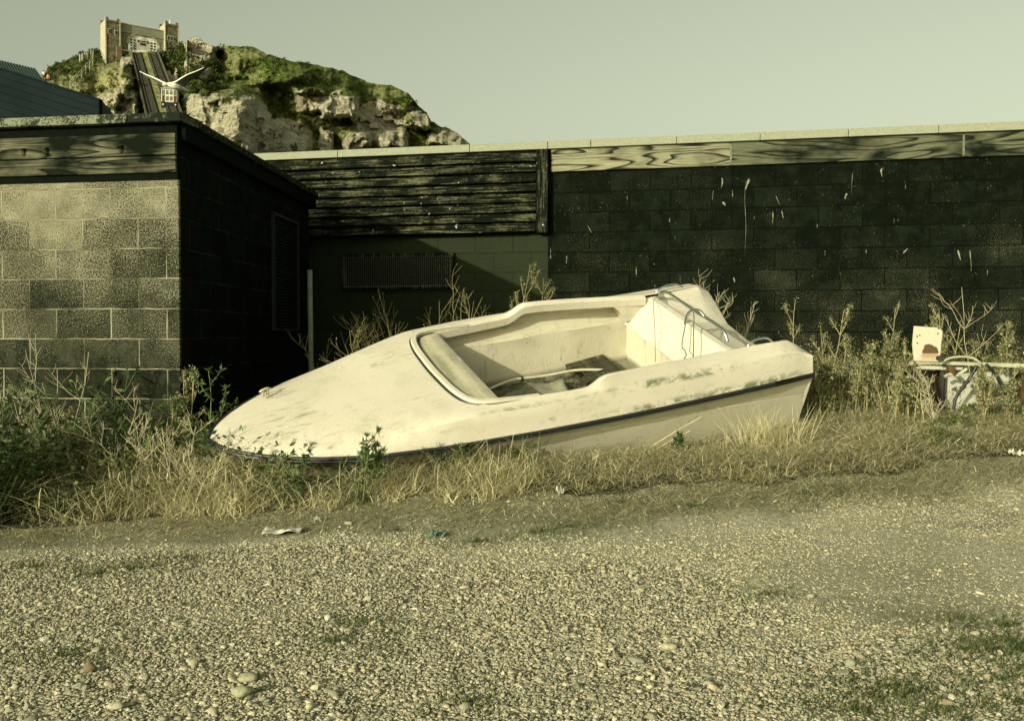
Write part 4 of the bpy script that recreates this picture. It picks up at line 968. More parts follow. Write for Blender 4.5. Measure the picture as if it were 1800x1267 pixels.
    MB().box((x0, 1.1, -7), (x1, 3.0, zbm - .16)).build('undercroft', dkw, e)
    MB().box((ca - 1.0, .6, -7), (ca + 1.0, 1.09, zbm - .16)).build('centre_pier', lt, e)
    MB().box((W - .9, -.5, -8), (W + .05, -.02, z(84, 186))).build('pier', rust, e); MB().box((x2 - .1, -.4, -8), (x2 + .28, -.02, z(84, d2))).build('pier', lt, e)
    MB().tube([(x2 + 1.5, 1.5, z(40, d2)), (x2 + 1.5, 1.5, z(28.5, d2))], .07, 6).build('flagpole', white, e)
def empty_part(name, parent):
    o = bpy.data.objects.new(name, None); COL.objects.link(o); o.parent = parent; return o
build_rail(); build_car(); build_station()

def far_fence():
    wd = simple('pale weathered handrail', (.30, .31, .21), .9, .2, 3, 0); pts = [(128, 158), (138, 148), (148, 138), (155, 129), (162, 122), (167, 113), (168, 104), (164, 102)]
    P = [hill_pt(*p) + np.array([0, -1.0, .1]) for p in pts]; e = empty('path_handrail', tuple(P[0]), 'pale handrail climbing the grassy left slope of the cliff', 'handrail'); b = Vector(P[0])
    for dz in (.55, 1.15): MB().tube([Vector(p) - b + Vector((0, 0, dz)) for p in P], .075, 5).build('rail', wd, e)
    for p in P: q = Vector(p) - b; MB().tube([q - Vector((0, 0, .8)), q + Vector((0, 0, 1.25))], .085, 5).build('post', wd, e)
    for i, (px, py) in enumerate(((145, 106), (149, 103.5), (153.5, 102), (157.5, 101))):
        p = hill_pt(px, py + 2); lab = ['leftmost and lowest', 'second from the left', 'third from the left', 'rightmost'][i] + ' of four pale posts near the top of the left slope'
        o = MB().tube([(0, 0, -.6), (.02, 0, .5), (-.04, 0, 1.0 - .1 * i)], [.17, .19, .12], 6).build('fence_post', wd); o.location = Vector(p) + Vector((0, -1, 0)); props(o, lab, 'post', 'pale posts on the left slope')
far_fence()

def person(px, py, d, h, top, leg, label, name='person'):
    base = at(px, py, d); e = empty(name, tuple(base), label, 'person'); skin = simple('skin tone', (.40, .26, .18), .7, .1, 5, 0)
    def skinned(nm, verts, edges, rad, m, root=0):
        me = bpy.data.meshes.new(nm); me.from_pydata([tuple(v * h for v in p) for p in verts], edges, []); o = link_mesh(nm, me, m, e)
        md = o.modifiers.new('s', 'SKIN'); sv = me.skin_vertices[0].data if me.skin_vertices else None
        if sv is None:
            bm = bmesh.new(); bm.from_mesh(me); bm.verts.layers.skin.verify(); bm.to_mesh(me); bm.free(); sv = me.skin_vertices[0].data
        for i, r_ in enumerate(rad): sv[i].radius = (r_ * h, r_ * h * .8); sv[i].use_root = (i == root)
        o.modifiers.new('u', 'SUBSURF').levels = 1; o.modifiers['u'].render_levels = 1; return o
    v = [(0, 0, .53), (0, 0, .68), (0, 0, .80), (0, -.01, .865), (0, -.015, .93), (0, -.01, .985), (-.05, 0, .49), (-.06, -.03, .27), (-.055, .02, .03), (-.055, -.07, .015), (.05, 0, .49), (.07, .03, .27), (.07, .06, .04), (.07, -.02, .015),
         (-.105, 0, .79), (-.135, .01, .62), (-.12, -.07, .50), (-.115, -.09, .46), (.105, 0, .79), (.135, .01, .62), (.13, -.06, .50), (.12, -.09, .46)]
    ed = [(0,1),(1,2),(2,3),(3,4),(4,5),(0,6),(6,7),(7,8),(8,9),(0,10),(10,11),(11,12),(12,13),(2,14),(14,15),(15,16),(16,17),(2,18),(18,19),(19,20),(20,21)]
    rad = [.075, .075, .08, .032, .058, .045, .055, .035, .024, .018, .055, .035, .024, .018, .04, .028, .02, .02, .04, .028, .02, .02]
    skinned('body', v, ed, rad, skin)
    skinned('shirt', [(0, 0, .51), (0, 0, .68), (0, 0, .81), (-.11, 0, .795), (-.138, .01, .66), (.11, 0, .795), (.138, .01, .66)], [(0,1),(1,2),(2,3),(3,4),(2,5),(5,6)], [.088, .088, .092, .052, .042, .052, .042], top)
    skinned('trousers', [(0, 0, .53), (-.052, 0, .48), (-.062, -.02, .25), (.052, 0, .48), (.072, .02, .25)], [(0,1),(1,2),(0,3),(3,4)], [.088, .066, .046, .066, .046], leg)
    hb = MB(); hb.tube([(0, .0, .915 * h), (0, .006 * h, .95 * h), (0, .006 * h, 1.0 * h), (0, .0, 1.02 * h)], [.052 * h, .066 * h, .058 * h, .02 * h], 10); hb.build('hair', simple('dark hair', (.03, .022, .015), .8, .1, 5, 0), e, smooth=True)
person(84.5, 148.5, 163, 1.75, simple('orange top', (.62, .16, .08), .8, .1, 3, 0), simple('dark shorts', (.03, .03, .03), .8, .1, 3, 0), 'person in an orange top walking on the path at the left edge of the cliff')
person(76.5, 141.5, 170, 1.7, simple('white top', (.60, .60, .52), .8, .1, 3, 0), simple('blue grey shorts', (.05, .07, .07), .8, .1, 3, 0), 'person in a white top just behind the slate roof, left of the orange top')

# ------------------------------------------------------------------ slate blue clad building behind the shed
def build_clad():
    slate = simple('blue slate cladding', (.008, .0155, .0165), .9, .25, 1.2, .1, spec=.1); seam = simple('cladding seam', (.008, .012, .012), .8, .2, 4, 0); lite = simple('pale corrugated roof', (.03, .052, .045), .8, .2, 1.2, 0)
    d = 22.0; p0 = at(174, 177, d); e = empty('clad_building', (p0[0], p0[1], 0), 'dark slate blue clad building with a raking top edge behind the shed', 'building'); b = Vector((p0[0], p0[1], 0))
    def q(px, py, dd=d): v = Vector(at(px, py, dd)) - b; return v
    n = 12
    for k in range(n):
        y0 = k * 13.6; y1 = y0 + 13.0
        def edge(px, off): return 176.5 - (174 - px) * .315 + off
        f_ = [q(-260, edge(-260, y0)), q(174, edge(174, y0)), q(174, edge(174, y1)), q(-260, edge(-260, y1))]
        bk = [v + Vector((0, .12, 0)) for v in f_]; m = MB(); m.add(f_ + bk, [(3,2,1,0),(4,5,6,7),(0,1,5,4),(1,2,6,5),(2,3,7,6),(3,0,4,7)]); m.build('cladding_board', slate, e)
    f_ = [q(-260, edge(-260, -1.5)), q(176, edge(176, -1.5)), q(176, 420), q(-260, 420)]; bk = [v + Vector((-1.5, 7, 0)) for v in f_]; f2 = [v + Vector((0, .125, 0)) for v in f_]
    m = MB(); m.add(f2 + bk, [(3,2,1,0),(4,5,6,7),(0,1,5,4),(1,2,6,5),(2,3,7,6),(3,0,4,7)]); m.build('wall', seam, e)
    cp = [q(-260, edge(-260, -3)), q(177, edge(177, -3)), q(177, edge(177, -.2)), q(-260, edge(-260, -.2))]; m = MB(); m.add([v + Vector((0, -.05, 0)) for v in cp] + [v + Vector((0, .12, 0)) for v in cp], [(3,2,1,0),(4,5,6,7),(0,1,5,4),(1,2,6,5),(2,3,7,6),(3,0,4,7)]); m.build('edge_trim', slate, e)
    # lighter roof further back
    d2 = 33.0; p1 = at(80, 148, d2); e2 = empty('corrugated_roof_shed', (p1[0], p1[1], 0), 'pale green corrugated roof showing above the slate building at far left', 'shed'); b2 = Vector((p1[0], p1[1], 0))
    def r2(px, py, dd): return Vector(at(px, py, dd)) - b2
    n = 40
    secs = []
    for i in range(n * 2 + 1):
        t_ = i / (n * 2); a = r2(-140 + 203 * t_, 74.5 + 47.5 * t_, 40); c = r2(-140 + 222 * t_, 98 + 50 * t_, 33); lift = Vector((0, 0, .05 * (i % 2))); secs.append([a + lift, c + lift])
    loft(secs).build('roof', lite, e2)
    a, c = r2(-140, 99, 33), r2(81, 149, 33); m = MB(); m.add([a, c, Vector((c.x, c.y, 0)), Vector((a.x, a.y, 0)), a + Vector((0, 6, 0)), c + Vector((0, 6, 0)), Vector((c.x, c.y + 6, 0)), Vector((a.x, a.y + 6, 0))], [(3,2,1,0),(0,1,5,4),(1,2,6,5),(4,5,6,7),(3,0,4,7)]); m.build('wall', seam, e2)
build_clad()

# ------------------------------------------------------------------ gull
def build_gull():
    D0 = 19.0; wh = simple('white feathers', (.68, .67, .56), .8, .08, 20, 0); gr = simple('pale grey wing', (.24, .27, .23), .8, .12, 20, .1); bk = simple('black feathers', (.02, .022, .02), .7, .1, 20, 0)
    base = Vector(at(312, 152, D0)); e = empty('gull', base, 'white gull with spread wings gliding in front of the cliff railway', 'gull')
    def q(px, py, d): return Vector(at(px, py, D0 + d)) - base
    sp = [(285.6, 150, -.10, .004), (287.5, 149.3, -.10, .028), (290.5, 148.8, -.09, .037), (294.5, 149, -.07, .036), (299, 149.6, -.05, .052), (306, 151, -.02, .070), (313, 153.4, .03, .066), (320, 156, .09, .045), (327, 158.5, .14, .026), (333, 160.2, .19, .010)]
    MB().tube(spline([tuple(q(a, b, c)) for a, b, c, r_ in sp], 4), list(np.interp(np.linspace(0, len(sp) - 1, (len(sp) - 1) * 4 + 1), range(len(sp)), [s[3] for s in sp])), 14).build('body', wh, e, smooth=True)
    MB().tube([q(286.3, 150, -.10), q(284.6, 150.8, -.11), q(283.8, 151.8, -.11)], [.012, .009, .003], 8).build('beak', simple('yellow beak', (.5, .33, .06), .5, .1, 5, 0), e, smooth=True)
    for dd in (-.03, .03): MB().tube([q(288, 148.6, -.135 + dd * 0), q(288, 148.6, -.130)], [.006, .006], 8).build('eye', bk, e); break
    def wing(lead, trail, nm):
        n = len(lead); m = MB(); L_ = spline([tuple(q(*p)) for p in lead], 5); T_ = spline([tuple(q(*p)) for p in trail], 5); secs = []
        for i, (a, b) in enumerate(zip(L_, T_)):
            a, b = Vector(a), Vector(b); up = Vector((0, -.3, 1)) * .016 * (1 - i / len(L_)); secs.append([a, a.lerp(b, .15) + up, a.lerp(b, .5) + up * .7, b + Vector((0, 0, .004 * (i % 2))), a.lerp(b, .5) - up * .5, a.lerp(b, .12) - up * .8, a])
        return loft(secs)
    lw = ([(300, 146.5, -.02), (291, 146.8, -.02), (280, 141.5, .05), (268, 136, .16), (256, 131, .30), (246, 126, .42), (243, 123, .46)], [(304, 152, .12), (293, 152.5, .20), (282, 149, .30), (270, 142.5, .38), (258, 136, .45), (248, 129, .50), (243.3, 123.6, .48)])
    rw_ = ([(303, 146.5, -.04), (311, 143, -.10), (322, 136, -.20), (331, 131, -.28), (345, 125.5, -.36), (359, 119, -.44), (369.5, 113.8, -.50)], [(318, 153.5, .10), (323, 151, .05), (333, 144.5, -.03), (341, 139, -.10), (352, 131.5, -.22), (362, 122.5, -.36), (369.8, 114.6, -.48)])
    for w_, nm in ((lw, 'wing'), (rw_, 'wing')):
        o = fin(wing(w_[0], w_[1], nm).build(nm, gr, e), ang=40)
    for w_ in (lw, rw_):
        pts = spline([tuple(q(*p)) for p in w_[0][:-1]], 5); MB().tube(pts, list(np.linspace(.019, .008, len(pts))), 8).build('leading_edge', wh, e, smooth=True)
    tip = MB(); 
    a, b, c = q(355, 120.8, -.42), q(369.5, 113.8, -.50), q(363, 120, -.40); tip.add([a + Vector((0, -.012, 0)), b + Vector((0, -.012, 0)), c + Vector((0, -.012, 0)), a + Vector((0, .012, .0)), b + Vector((0, .012, 0)), c + Vector((0, .012, 0))], [(0,1,2),(5,4,3),(0,3,4,1),(1,4,5,2),(2,5,3,0)]); tip.build('wing_tip', bk, e)
    t2 = MB(); a, b, c = q(252, 129.2, .34), q(243, 123, .46), q(250, 130.5, .47); t2.add([a + Vector((0, -.012, 0)), b + Vector((0, -.012, 0)), c + Vector((0, -.012, 0)), a + Vector((0, .012, .0)), b + Vector((0, .012, 0)), c + Vector((0, .012, 0))], [(0,1,2),(5,4,3),(0,3,4,1),(1,4,5,2),(2,5,3,0)]); t2.build('wing_tip', bk, e)
    t = MB(); f_ = [q(321, 155.5, .09), q(333.5, 159.4, .19), q(331, 161.5, .22), q(320, 159.3, .12)]; t.add(f_ + [v + Vector((0, .02, .012)) for v in f_], [(0,1,2,3),(7,6,5,4),(0,4,5,1),(1,5,6,2),(2,6,7,3),(3,7,4,0)]); t.build('tail', gr, e)
build_gull()

# ------------------------------------------------------------------ vegetation
STRAW = np.array([(.72, .66, .40), (.62, .56, .32), (.82, .76, .50), (.46, .43, .22), (.68, .63, .36)])
GREEN = np.array([(.075, .115, .028), (.12, .165, .045), (.050, .080, .022), (.17, .20, .065)])
OLIVE = np.array([(.17, .18, .065), (.28, .275, .115), (.11, .13, .045), (.38, .365, .165)])
def pick(pal, n, g=None):
    g = g or rng; c = pal[g.integers(0, len(pal), n)] * g.uniform(.8, 1.2, (n, 1)); return c
def inside_boat(P):
    """True where a point would poke through the boat"""
    B = np.array(BR); q = (P - np.array(BT)) @ B; x, y, z = q[..., 0], q[..., 1], q[..., 2]
    w_ = np.interp(x, RX, RW); cw = np.interp(x, CHX, CHW); cz = np.interp(x, CHX, CHZ); kz = np.interp(x, CHX, KZ)
    mid = w_ - (w_ - cw) * np.clip((-.03 - z) / np.maximum(-.03 - cz, .02), 0, 1); low = cw * np.clip((z - kz) / np.maximum(cz - kz, .02), 0, 1)
    lim = np.where(z > -.03, w_ + .015, np.where(z > cz, mid + .012, low + .01))
    return (x > -.03) & (x < 4.43) & (np.abs(y) < lim) & (z > kz - .01) & (z < .8)
def blade_mesh(name, B, h, az, lean, wid, col, K=5, droop=None, m=None, wob=0.0, parent=None, filt=True):
    n = len(B); t = np.linspace(0, 1, K)[None, :, None]; d = np.stack([np.cos(az), np.sin(az), 0 * az], 1)[:, None]
    h_ = h[:, None, None]; ln = lean[:, None, None]; dr = (droop if droop is not None else 0 * h)[:, None, None]
    up = np.array([0, 0, 1.0])[None, None]
    C = B[:, None] + d * ln * h_ * t ** 1.5 + up * h_ * (t * (1 - .25 * ln.clip(0, 2)) - dr * t ** 2.2)
    sd = np.stack([-np.sin(az), np.cos(az), 0 * az], 1)[:, None]
    if wob: C = C + sd * (rng.normal(0, wob, (n, 1, 1)) * np.sin(t * rng.uniform(3, 8, (n, 1, 1)))) + up * rng.normal(0, wob * .5, (n, 1, 1)) * np.sin(t * 6)
    gzz = ground_z(C[..., 0], C[..., 1]) + .004; C[..., 2] = np.maximum(C[..., 2], gzz)
    if filt:
        bad = inside_boat(C).any(1); C = C[~bad]; col = col[~bad]; wid = wid[~bad]; az = az[~bad]; n = len(C); sd = sd[~bad]
    # width faces roughly sideways with a random twist
    tw = rng.uniform(-1.2, 1.2, (n, 1, 1)); sdv = sd * np.cos(tw) + np.stack([np.cos(az), np.sin(az), 0 * az], 1)[:, None] * np.sin(tw)
    W_ = wid[:, None, None] * (1 - .85 * t ** 1.5); L = C - sdv * W_ / 2; Rr = C + sdv * W_ / 2
    V = np.stack([L, Rr], 2).reshape(-1, 3); b = (np.arange(n) * 2 * K)[:, None]; k = (np.arange(K - 1) * 2)[None]; q = b + k
    Q = np.stack([q, q + 1, q + 3, q + 2], -1).reshape(-1, 4)
    return npmesh(name, V, Q, m or M['blade'], parent, col=np.repeat(col, 2 * K, 0))
M['blade'] = vcol_mat('grass blades', .75, .25); M['leafv'] = vcol_mat('leaves', .65, .22); M['stemv'] = vcol_mat('dry stems', .85, 0)
def field(n, x0, x1, y0, y1, dens):
    x = rng.uniform(x0, x1, n); y = rng.uniform(y0, y1, n); k = rng.random(n) < np.clip(dens(x, y), 0, 1); x, y = x[k], y[k]
    return np.stack([x, y, ground_z(x, y) - .01], 1)
def shed_clear(x, y):
    front = CY + np.tan(SH_A) * (x - CX); return ~((x < -2.36) & (y > front - .02) & (y < 12))
def build_grass():
    parts = []
    # 1 short turf fringe between gravel and straw
    def d1(x, y): e = veg_edge(x); return sstep(y, e - .75, e - .05) * (.25 + .75 * (fbm(x * 2.2, y * 2.2, 51) > .46)) * shed_clear(x, y)
    B = field(90000, -5, 6, 5.1, 8.0, d1); n = len(B)
    o = blade_mesh('short_grass', B, rng.uniform(.012, .05, n), rng.uniform(0, 6.28, n), rng.uniform(.3, 1.6, n), rng.uniform(.003, .006, n), np.where(rng.random((n, 1)) < .45, pick(GREEN, n), pick(OLIVE, n)), K=3)
    props(o, 'short sparse green and straw coloured turf along the edge of the gravel', 'grass', kind='stuff')
    # tufts in the gravel
    tu = [(60, 1000), (170, 1010), (110, 1160), (590, 1130), (640, 1095), (1350, 1048), (1560, 1215), (1780, 1130), (1770, 1105), (1790, 1185), (1740, 1150), (1795, 1150), (1760, 1200), (1790, 1240), (1600, 1225), (1690, 1090), (1530, 1235), (950, 938), (1220, 893), (1090, 890), (1480, 860), (330, 985), (230, 1003), (840, 958), (1700, 1145), (1500, 1262), (1660, 1250), (820, 1240), (1420, 872), (1000, 930), (700, 935)]
    Bs = []
    for px, py in tu:
        p = gpt(px, py); k = 260; r = np.abs(rng.normal(0, .16, k)); a = rng.uniform(0, 6.28, k); x = p[0] + r * np.cos(a) * 1.6; y = p[1] + r * np.sin(a); Bs.append(np.stack([x, y, ground_z(x, y) + .002], 1))
    B = np.concatenate(Bs); n = len(B); o = blade_mesh('moss_tufts', B, rng.uniform(.012, .035, n), rng.uniform(0, 6.28, n), rng.uniform(.2, 1.3, n), rng.uniform(.003, .0055, n), pick(GREEN, n) * .75, K=3)
    props(o, 'scattered low green tufts growing through the gravel', 'grass', kind='stuff')
    # 2 main band of straw
    def band_h(x, y):
        e = veg_edge(x); return .6 + .5 * fbm(x * 1.3, y * 1.3, 33)
    def d2(x, y):
        e = veg_edge(x) + .0; cl = fbm(x * 2.6, y * 2.6, 52); return sstep(y, e, e + .30) * (1 - sstep(y, e + 2.0, e + 2.8) * (x < 2)) * (.30 + .9 * (cl > .44)) * shed_clear(x, y)
    B = field(120000, -2.8, 6.2, 5.5, 9.6, d2); n = len(B); x, y = B[:, 0], B[:, 1]; e = veg_edge(x)
    h = rng.uniform(.07, .20, n) * (1 + .5 * sstep(y, e + .1, e + .5)) * (1 + .35 * (fbm(x * 1.4, y * 1.4, 58) - .5) * 4 * .5)
    h = h * np.where(x > .2, .56, 1.5) * (.40 + .60 * sstep(y, e - .05, e + .45)) * np.where(x < -1.6, 1.15, 1)
    col = np.where(rng.random((n, 1)) < .36, pick(OLIVE, n), pick(STRAW, n)); az = rng.normal(0, 1, n) * 1.3 + np.where(rng.random(n) < .5, 0, math.pi)
    o = blade_mesh('dry_grass', B, h, az, rng.uniform(.25, 1.7, n), rng.uniform(.0035, .0066, n), col * rng.uniform(.55, 1.1, (n, 1)), K=5, droop=rng.uniform(0, .55, n))
    props(o, 'matted band of dry straw coloured grass in front of and around the boat', 'grass', kind='stuff')
    B = field(12000, -2.1, .1, 5.8, 6.9, lambda x, y: sstep(y, veg_edge(x) - .02, veg_edge(x) + .12) * (1 - sstep(y, veg_edge(x) + .42, veg_edge(x) + .6)) * (.35 + .65 * (fbm(x * 4, y * 4, 57) > .46))); n = len(B)
    o = blade_mesh('tall_straw', B, rng.uniform(.10, .34, n), rng.uniform(0, 6.28, n), rng.uniform(.3, 1.5, n), rng.uniform(.004, .007, n), pick(STRAW, n) * rng.uniform(.6, 1.1, (n, 1)), K=6, droop=rng.uniform(0, .5, n), wob=.02)
    props(o, 'taller bent straw standing against the bow and foredeck', 'grass', kind='stuff')
    # 3 matted thatch lying flat, on the right and round the stern
    def d3(x, y): e = veg_edge(x) + .05; return (sstep(y, e, e + .25) + .60 * sstep(y, e - .75, e - .1) * (y < e)) * (1 - .5 * (x < .3)) * shed_clear(x, y) * (.4 + .6 * (fbm(x * 3, y * 3, 66) > .42))
    B = field(90000, -2.9, 6.0, 5.5, 9.2, d3); n = len(B); B[:, 2] += rng.uniform(0, .10, n) * sstep(B[:, 1], veg_edge(B[:, 0]), veg_edge(B[:, 0]) + .6)
    o = blade_mesh('grass_thatch', B, rng.uniform(.07, .20, n), rng.uniform(0, 6.28, n), rng.uniform(1.4, 2.6, n), rng.uniform(.0032, .0058, n), pick(STRAW, n) * rng.uniform(.5, 1.05, (n, 1)), K=5, droop=rng.uniform(.2, .7, n), wob=.02)
    props(o, 'flattened pale thatch of dead grass stalks covering the bank', 'grass', kind='stuff')
    # 4 dense weedy growth along the wall
    def d4(x, y): return sstep(y, 7.7, 8.5) * (.35 + .65 * (fbm(x * 2.4, y * 2.4, 73) > .45)) * np.where(x > 1.9, 1, .55) * shed_clear(x, y) * ~((x > 3.0) & (x < 4.9) & (y < 8.75)) * (y < 11.2 - .22 * x)
    B = field(30000, -2.3, 6.4, 7.6, 11.2, d4); n = len(B); x, y = B[:, 0], B[:, 1]
    h = rng.uniform(.22, .62, n) * np.where(x > 1.9, 1.0, .6) * (.65 + .7 * fbm(x * 1.5, y * 1.5, 78))
    o = blade_mesh('weedy_growth', B, h, rng.uniform(0, 6.28, n), rng.uniform(.1, .8, n), rng.uniform(.0035, .007, n), np.where(rng.random((n, 1)) < .55, pick(OLIVE, n) * .85, pick(STRAW, n) * .5), K=5, droop=rng.uniform(0, .35, n), wob=.03)
    props(o, 'tall tangled olive and straw weeds growing thickly against the hut walls', 'weeds', kind='stuff')
    # little leaves among them
    def leafcloud(nm, P, size, col, lab, cat='ground cover'):
        n = len(P); u = rng.normal(size=(n, 3)); u[:, 2] = np.abs(u[:, 2]) * .7; u /= np.linalg.norm(u, axis=1)[:, None]; v = np.cross(u, rng.normal(size=(n, 3))); v /= np.linalg.norm(v, axis=1)[:, None]; s_ = size[:, None]
        ok = ~inside_boat(P); P, u, v, s_, col = P[ok], u[ok], v[ok], s_[ok], col[ok]; n = len(P)
        V = np.stack([P, P + u * s_ * .5 + v * s_ * .24, P + u * s_, P + u * s_ * .5 - v * s_ * .24], 1).reshape(-1, 3); Q = np.arange(4 * n).reshape(n, 4)
        o = npmesh(nm, V, Q, M['leafv'], col=np.repeat(col, 4, 0)); props(o, lab, cat, kind='stuff'); return o
    B = field(26000, 1.9, 6.4, 7.3, 10.6, lambda x, y: sstep(y, 7.4, 8.2) * (fbm(x * 2.2, y * 2.2, 74) > .45) * ~((x > 3.0) & (x < 4.9) & (y < 8.75)))
    B[:, 2] += rng.uniform(.02, .55, len(B)) * (.5 + .8 * fbm(B[:, 0] * 1.7, B[:, 1] * 1.7, 79)); n = len(B)
    leafcloud('weed_leaves', B, rng.uniform(.012, .038, n), np.where(rng.random((n, 1)) < .6, pick(OLIVE, n), pick(GREEN, n)), 'small olive leaves and seed heads massed along the right hand wall', 'weeds')
    # green ground cover patches placed where the photo shows them
    pt = [(480, 893, .15), (525, 895, .17), (565, 885, .14), (600, 868, .10), (480, 905, .12), (450, 905, .10), (505, 818, .09), (640, 850, .14), (590, 888, .14), (660, 868, .1), (740, 815, .10), (800, 805, .10), (420, 800, .16), (380, 790, .14), (1690, 765, .25), (1660, 790, .2), (1720, 745, .2)]
    Ps = []
    for px, py, r_ in pt:
        p = gpt(px, py); k = int(5200 * r_); rr = np.abs(rng.normal(0, r_ * .6, k)); a = rng.uniform(0, 6.28, k); x = p[0] + rr * np.cos(a) * 1.2; y = p[1] + .12 + rr * np.sin(a) * .7; Ps.append(np.stack([x, y, ground_z(x, y) + rng.uniform(.0, .13, k) * np.exp(-(rr / r_) ** 2)], 1))
    P = np.concatenate(Ps); n = len(P); leafcloud('green_ground_cover', P, rng.uniform(.014, .034, n), pick(GREEN, n), 'patches of dark green small leaved ground cover among the straw')
    # 5 left hand corner: dark green understorey and long fallen stems
    def d5(x, y): return sstep(y, veg_edge(x) + .15, veg_edge(x) + .5) * shed_clear(x, y) * (x < -1.35)
    B = field(24000, -5.2, -1.3, 5.6, 7.7, d5); n = len(B); 
    o = blade_mesh('dark_understorey', B, rng.uniform(.12, .42, n) * (1 - .35 * sstep(B[:, 0], -2.3, -1.5)), rng.uniform(0, 6.28, n), rng.uniform(.1, .9, n), rng.uniform(.004, .008, n), pick(GREEN, n) * .6, K=5, droop=rng.uniform(0, .3, n))
    props(o, 'dark green grass and weeds crowding below the pale block wall', 'weeds', kind='stuff')
    B = field(9000, -4.6, -1.35, 5.7, 7.5, lambda x, y: d5(x, y)); B[:, 2] += rng.uniform(0, .45, len(B)); n = len(B)
    leafcloud('dark_leaves', B, rng.uniform(.02, .06, n), pick(GREEN, n) * .8, 'dark leaves scattered through the weeds at the left', 'weeds')
    B = field(6500, -3.6, -1.15, 5.6, 7.2, lambda x, y: d5(x, y) * sstep(x, -3.3, -2.3)); n = len(B); B[:, 2] += rng.uniform(0, .16, n)
    o = blade_mesh('fallen_stalks', B, rng.uniform(.18, .50, n), rng.uniform(0, 6.28, n), rng.uniform(.5, 2.2, n), rng.uniform(.004, .0075, n), pick(STRAW, n) * 1.1, K=8, droop=rng.uniform(.1, .8, n), wob=.06)
    props(o, 'tangle of long pale fallen stalks between the shed and the bow', 'stalks', kind='stuff')
build_grass()

def tubes_np(segs, col, parent, name, m):
    """segs: list of (points (K,3), radii (K))"""
    Vs, Qs, Cs = [], [], []; b = 0; n = 4
    for P, r in segs:
        P = np.asarray(P, float); K = len(P); T = np.gradient(P, axis=0); T /= np.linalg.norm(T, axis=1)[:, None] + 1e-9
        ref = np.array([0.3, 1, .2]); A = np.cross(T, ref); A /= np.linalg.norm(A, axis=1)[:, None] + 1e-9; Bv = np.cross(T, A)
        an = np.arange(n) * 2 * math.pi / n; ring = P[:, None] + (A[:, None] * np.cos(an)[None, :, None] + Bv[:, None] * np.sin(an)[None, :, None]) * np.asarray(r)[:, None, None]
        Vs.append(ring.reshape(-1, 3)); i = (np.arange(K - 1)[:, None] * n + np.arange(n)[None]).ravel(); j = (np.arange(K - 1)[:, None] * n + (np.arange(n)[None] + 1) % n).ravel()
        Qs.append(np.stack([i, j, j + n, i + n], 1) + b); Cs.append(np.repeat(np.array(col)[None] * random.uniform(.8, 1.15), K * n, 0)); b += K * n
    return npmesh(name, np.concatenate(Vs), np.concatenate(Qs), m, parent, col=np.concatenate(Cs))
def leaves_np(L, pal, parent, name, m, seed=0, wd=.25):
    """L: list of (pos, dir, size)"""
    g = np.random.default_rng(seed + 5); P = np.array([l[0] for l in L]); U = np.array([l[1] for l in L], float); U /= np.linalg.norm(U, axis=1)[:, None] + 1e-9; s_ = np.array([l[2] for l in L])[:, None]; n = len(L)
    W_ = np.cross(U, g.normal(size=(n, 3))); W_ /= np.linalg.norm(W_, axis=1)[:, None] + 1e-9; N_ = np.cross(U, W_)
    V = np.stack([P, P + U * s_ * .35 + W_ * s_ * wd, P + U * s_ + N_ * s_ * .12, P + U * s_ * .35 - W_ * s_ * wd], 1).reshape(-1, 3)
    return npmesh(name, V, np.arange(4 * n).reshape(n, 4), m, parent, col=np.repeat(pick(pal, n, g), 4, 0))
def grow(g, p, d, length, r, depth, out, tips, bend=.25, nb=4, K=6, ang=.7, up=.3, ratio=.55):
    P = [np.array(p, float)]; d = np.array(d, float); d /= np.linalg.norm(d)
    for k in range(K):
        d = d + g.normal(0, bend / K ** .5, 3) + np.array([0, 0, up / K]); d /= np.linalg.norm(d); P.append(P[-1] + d * length / K)
    P = np.array(P); out.append((P, np.linspace(r, r * .45, len(P)))); tips.append((P[-1], d))
    if depth <= 0: return
    for i in range(nb):
        t = g.uniform(.3, .98); q = P[int(t * K)]; a = g.uniform(0, 6.28); sd = np.array([math.cos(a), math.sin(a) * .8, 0]); nd = d * math.cos(ang) + sd * math.sin(ang) * g.uniform(.7, 1.2)
        grow(g, q, nd, length * ratio * g.uniform(.6, 1.15) * (1.15 - .5 * t), r * .62, depth - 1, out, tips, bend, max(2, nb - 1), K, ang, up, ratio)
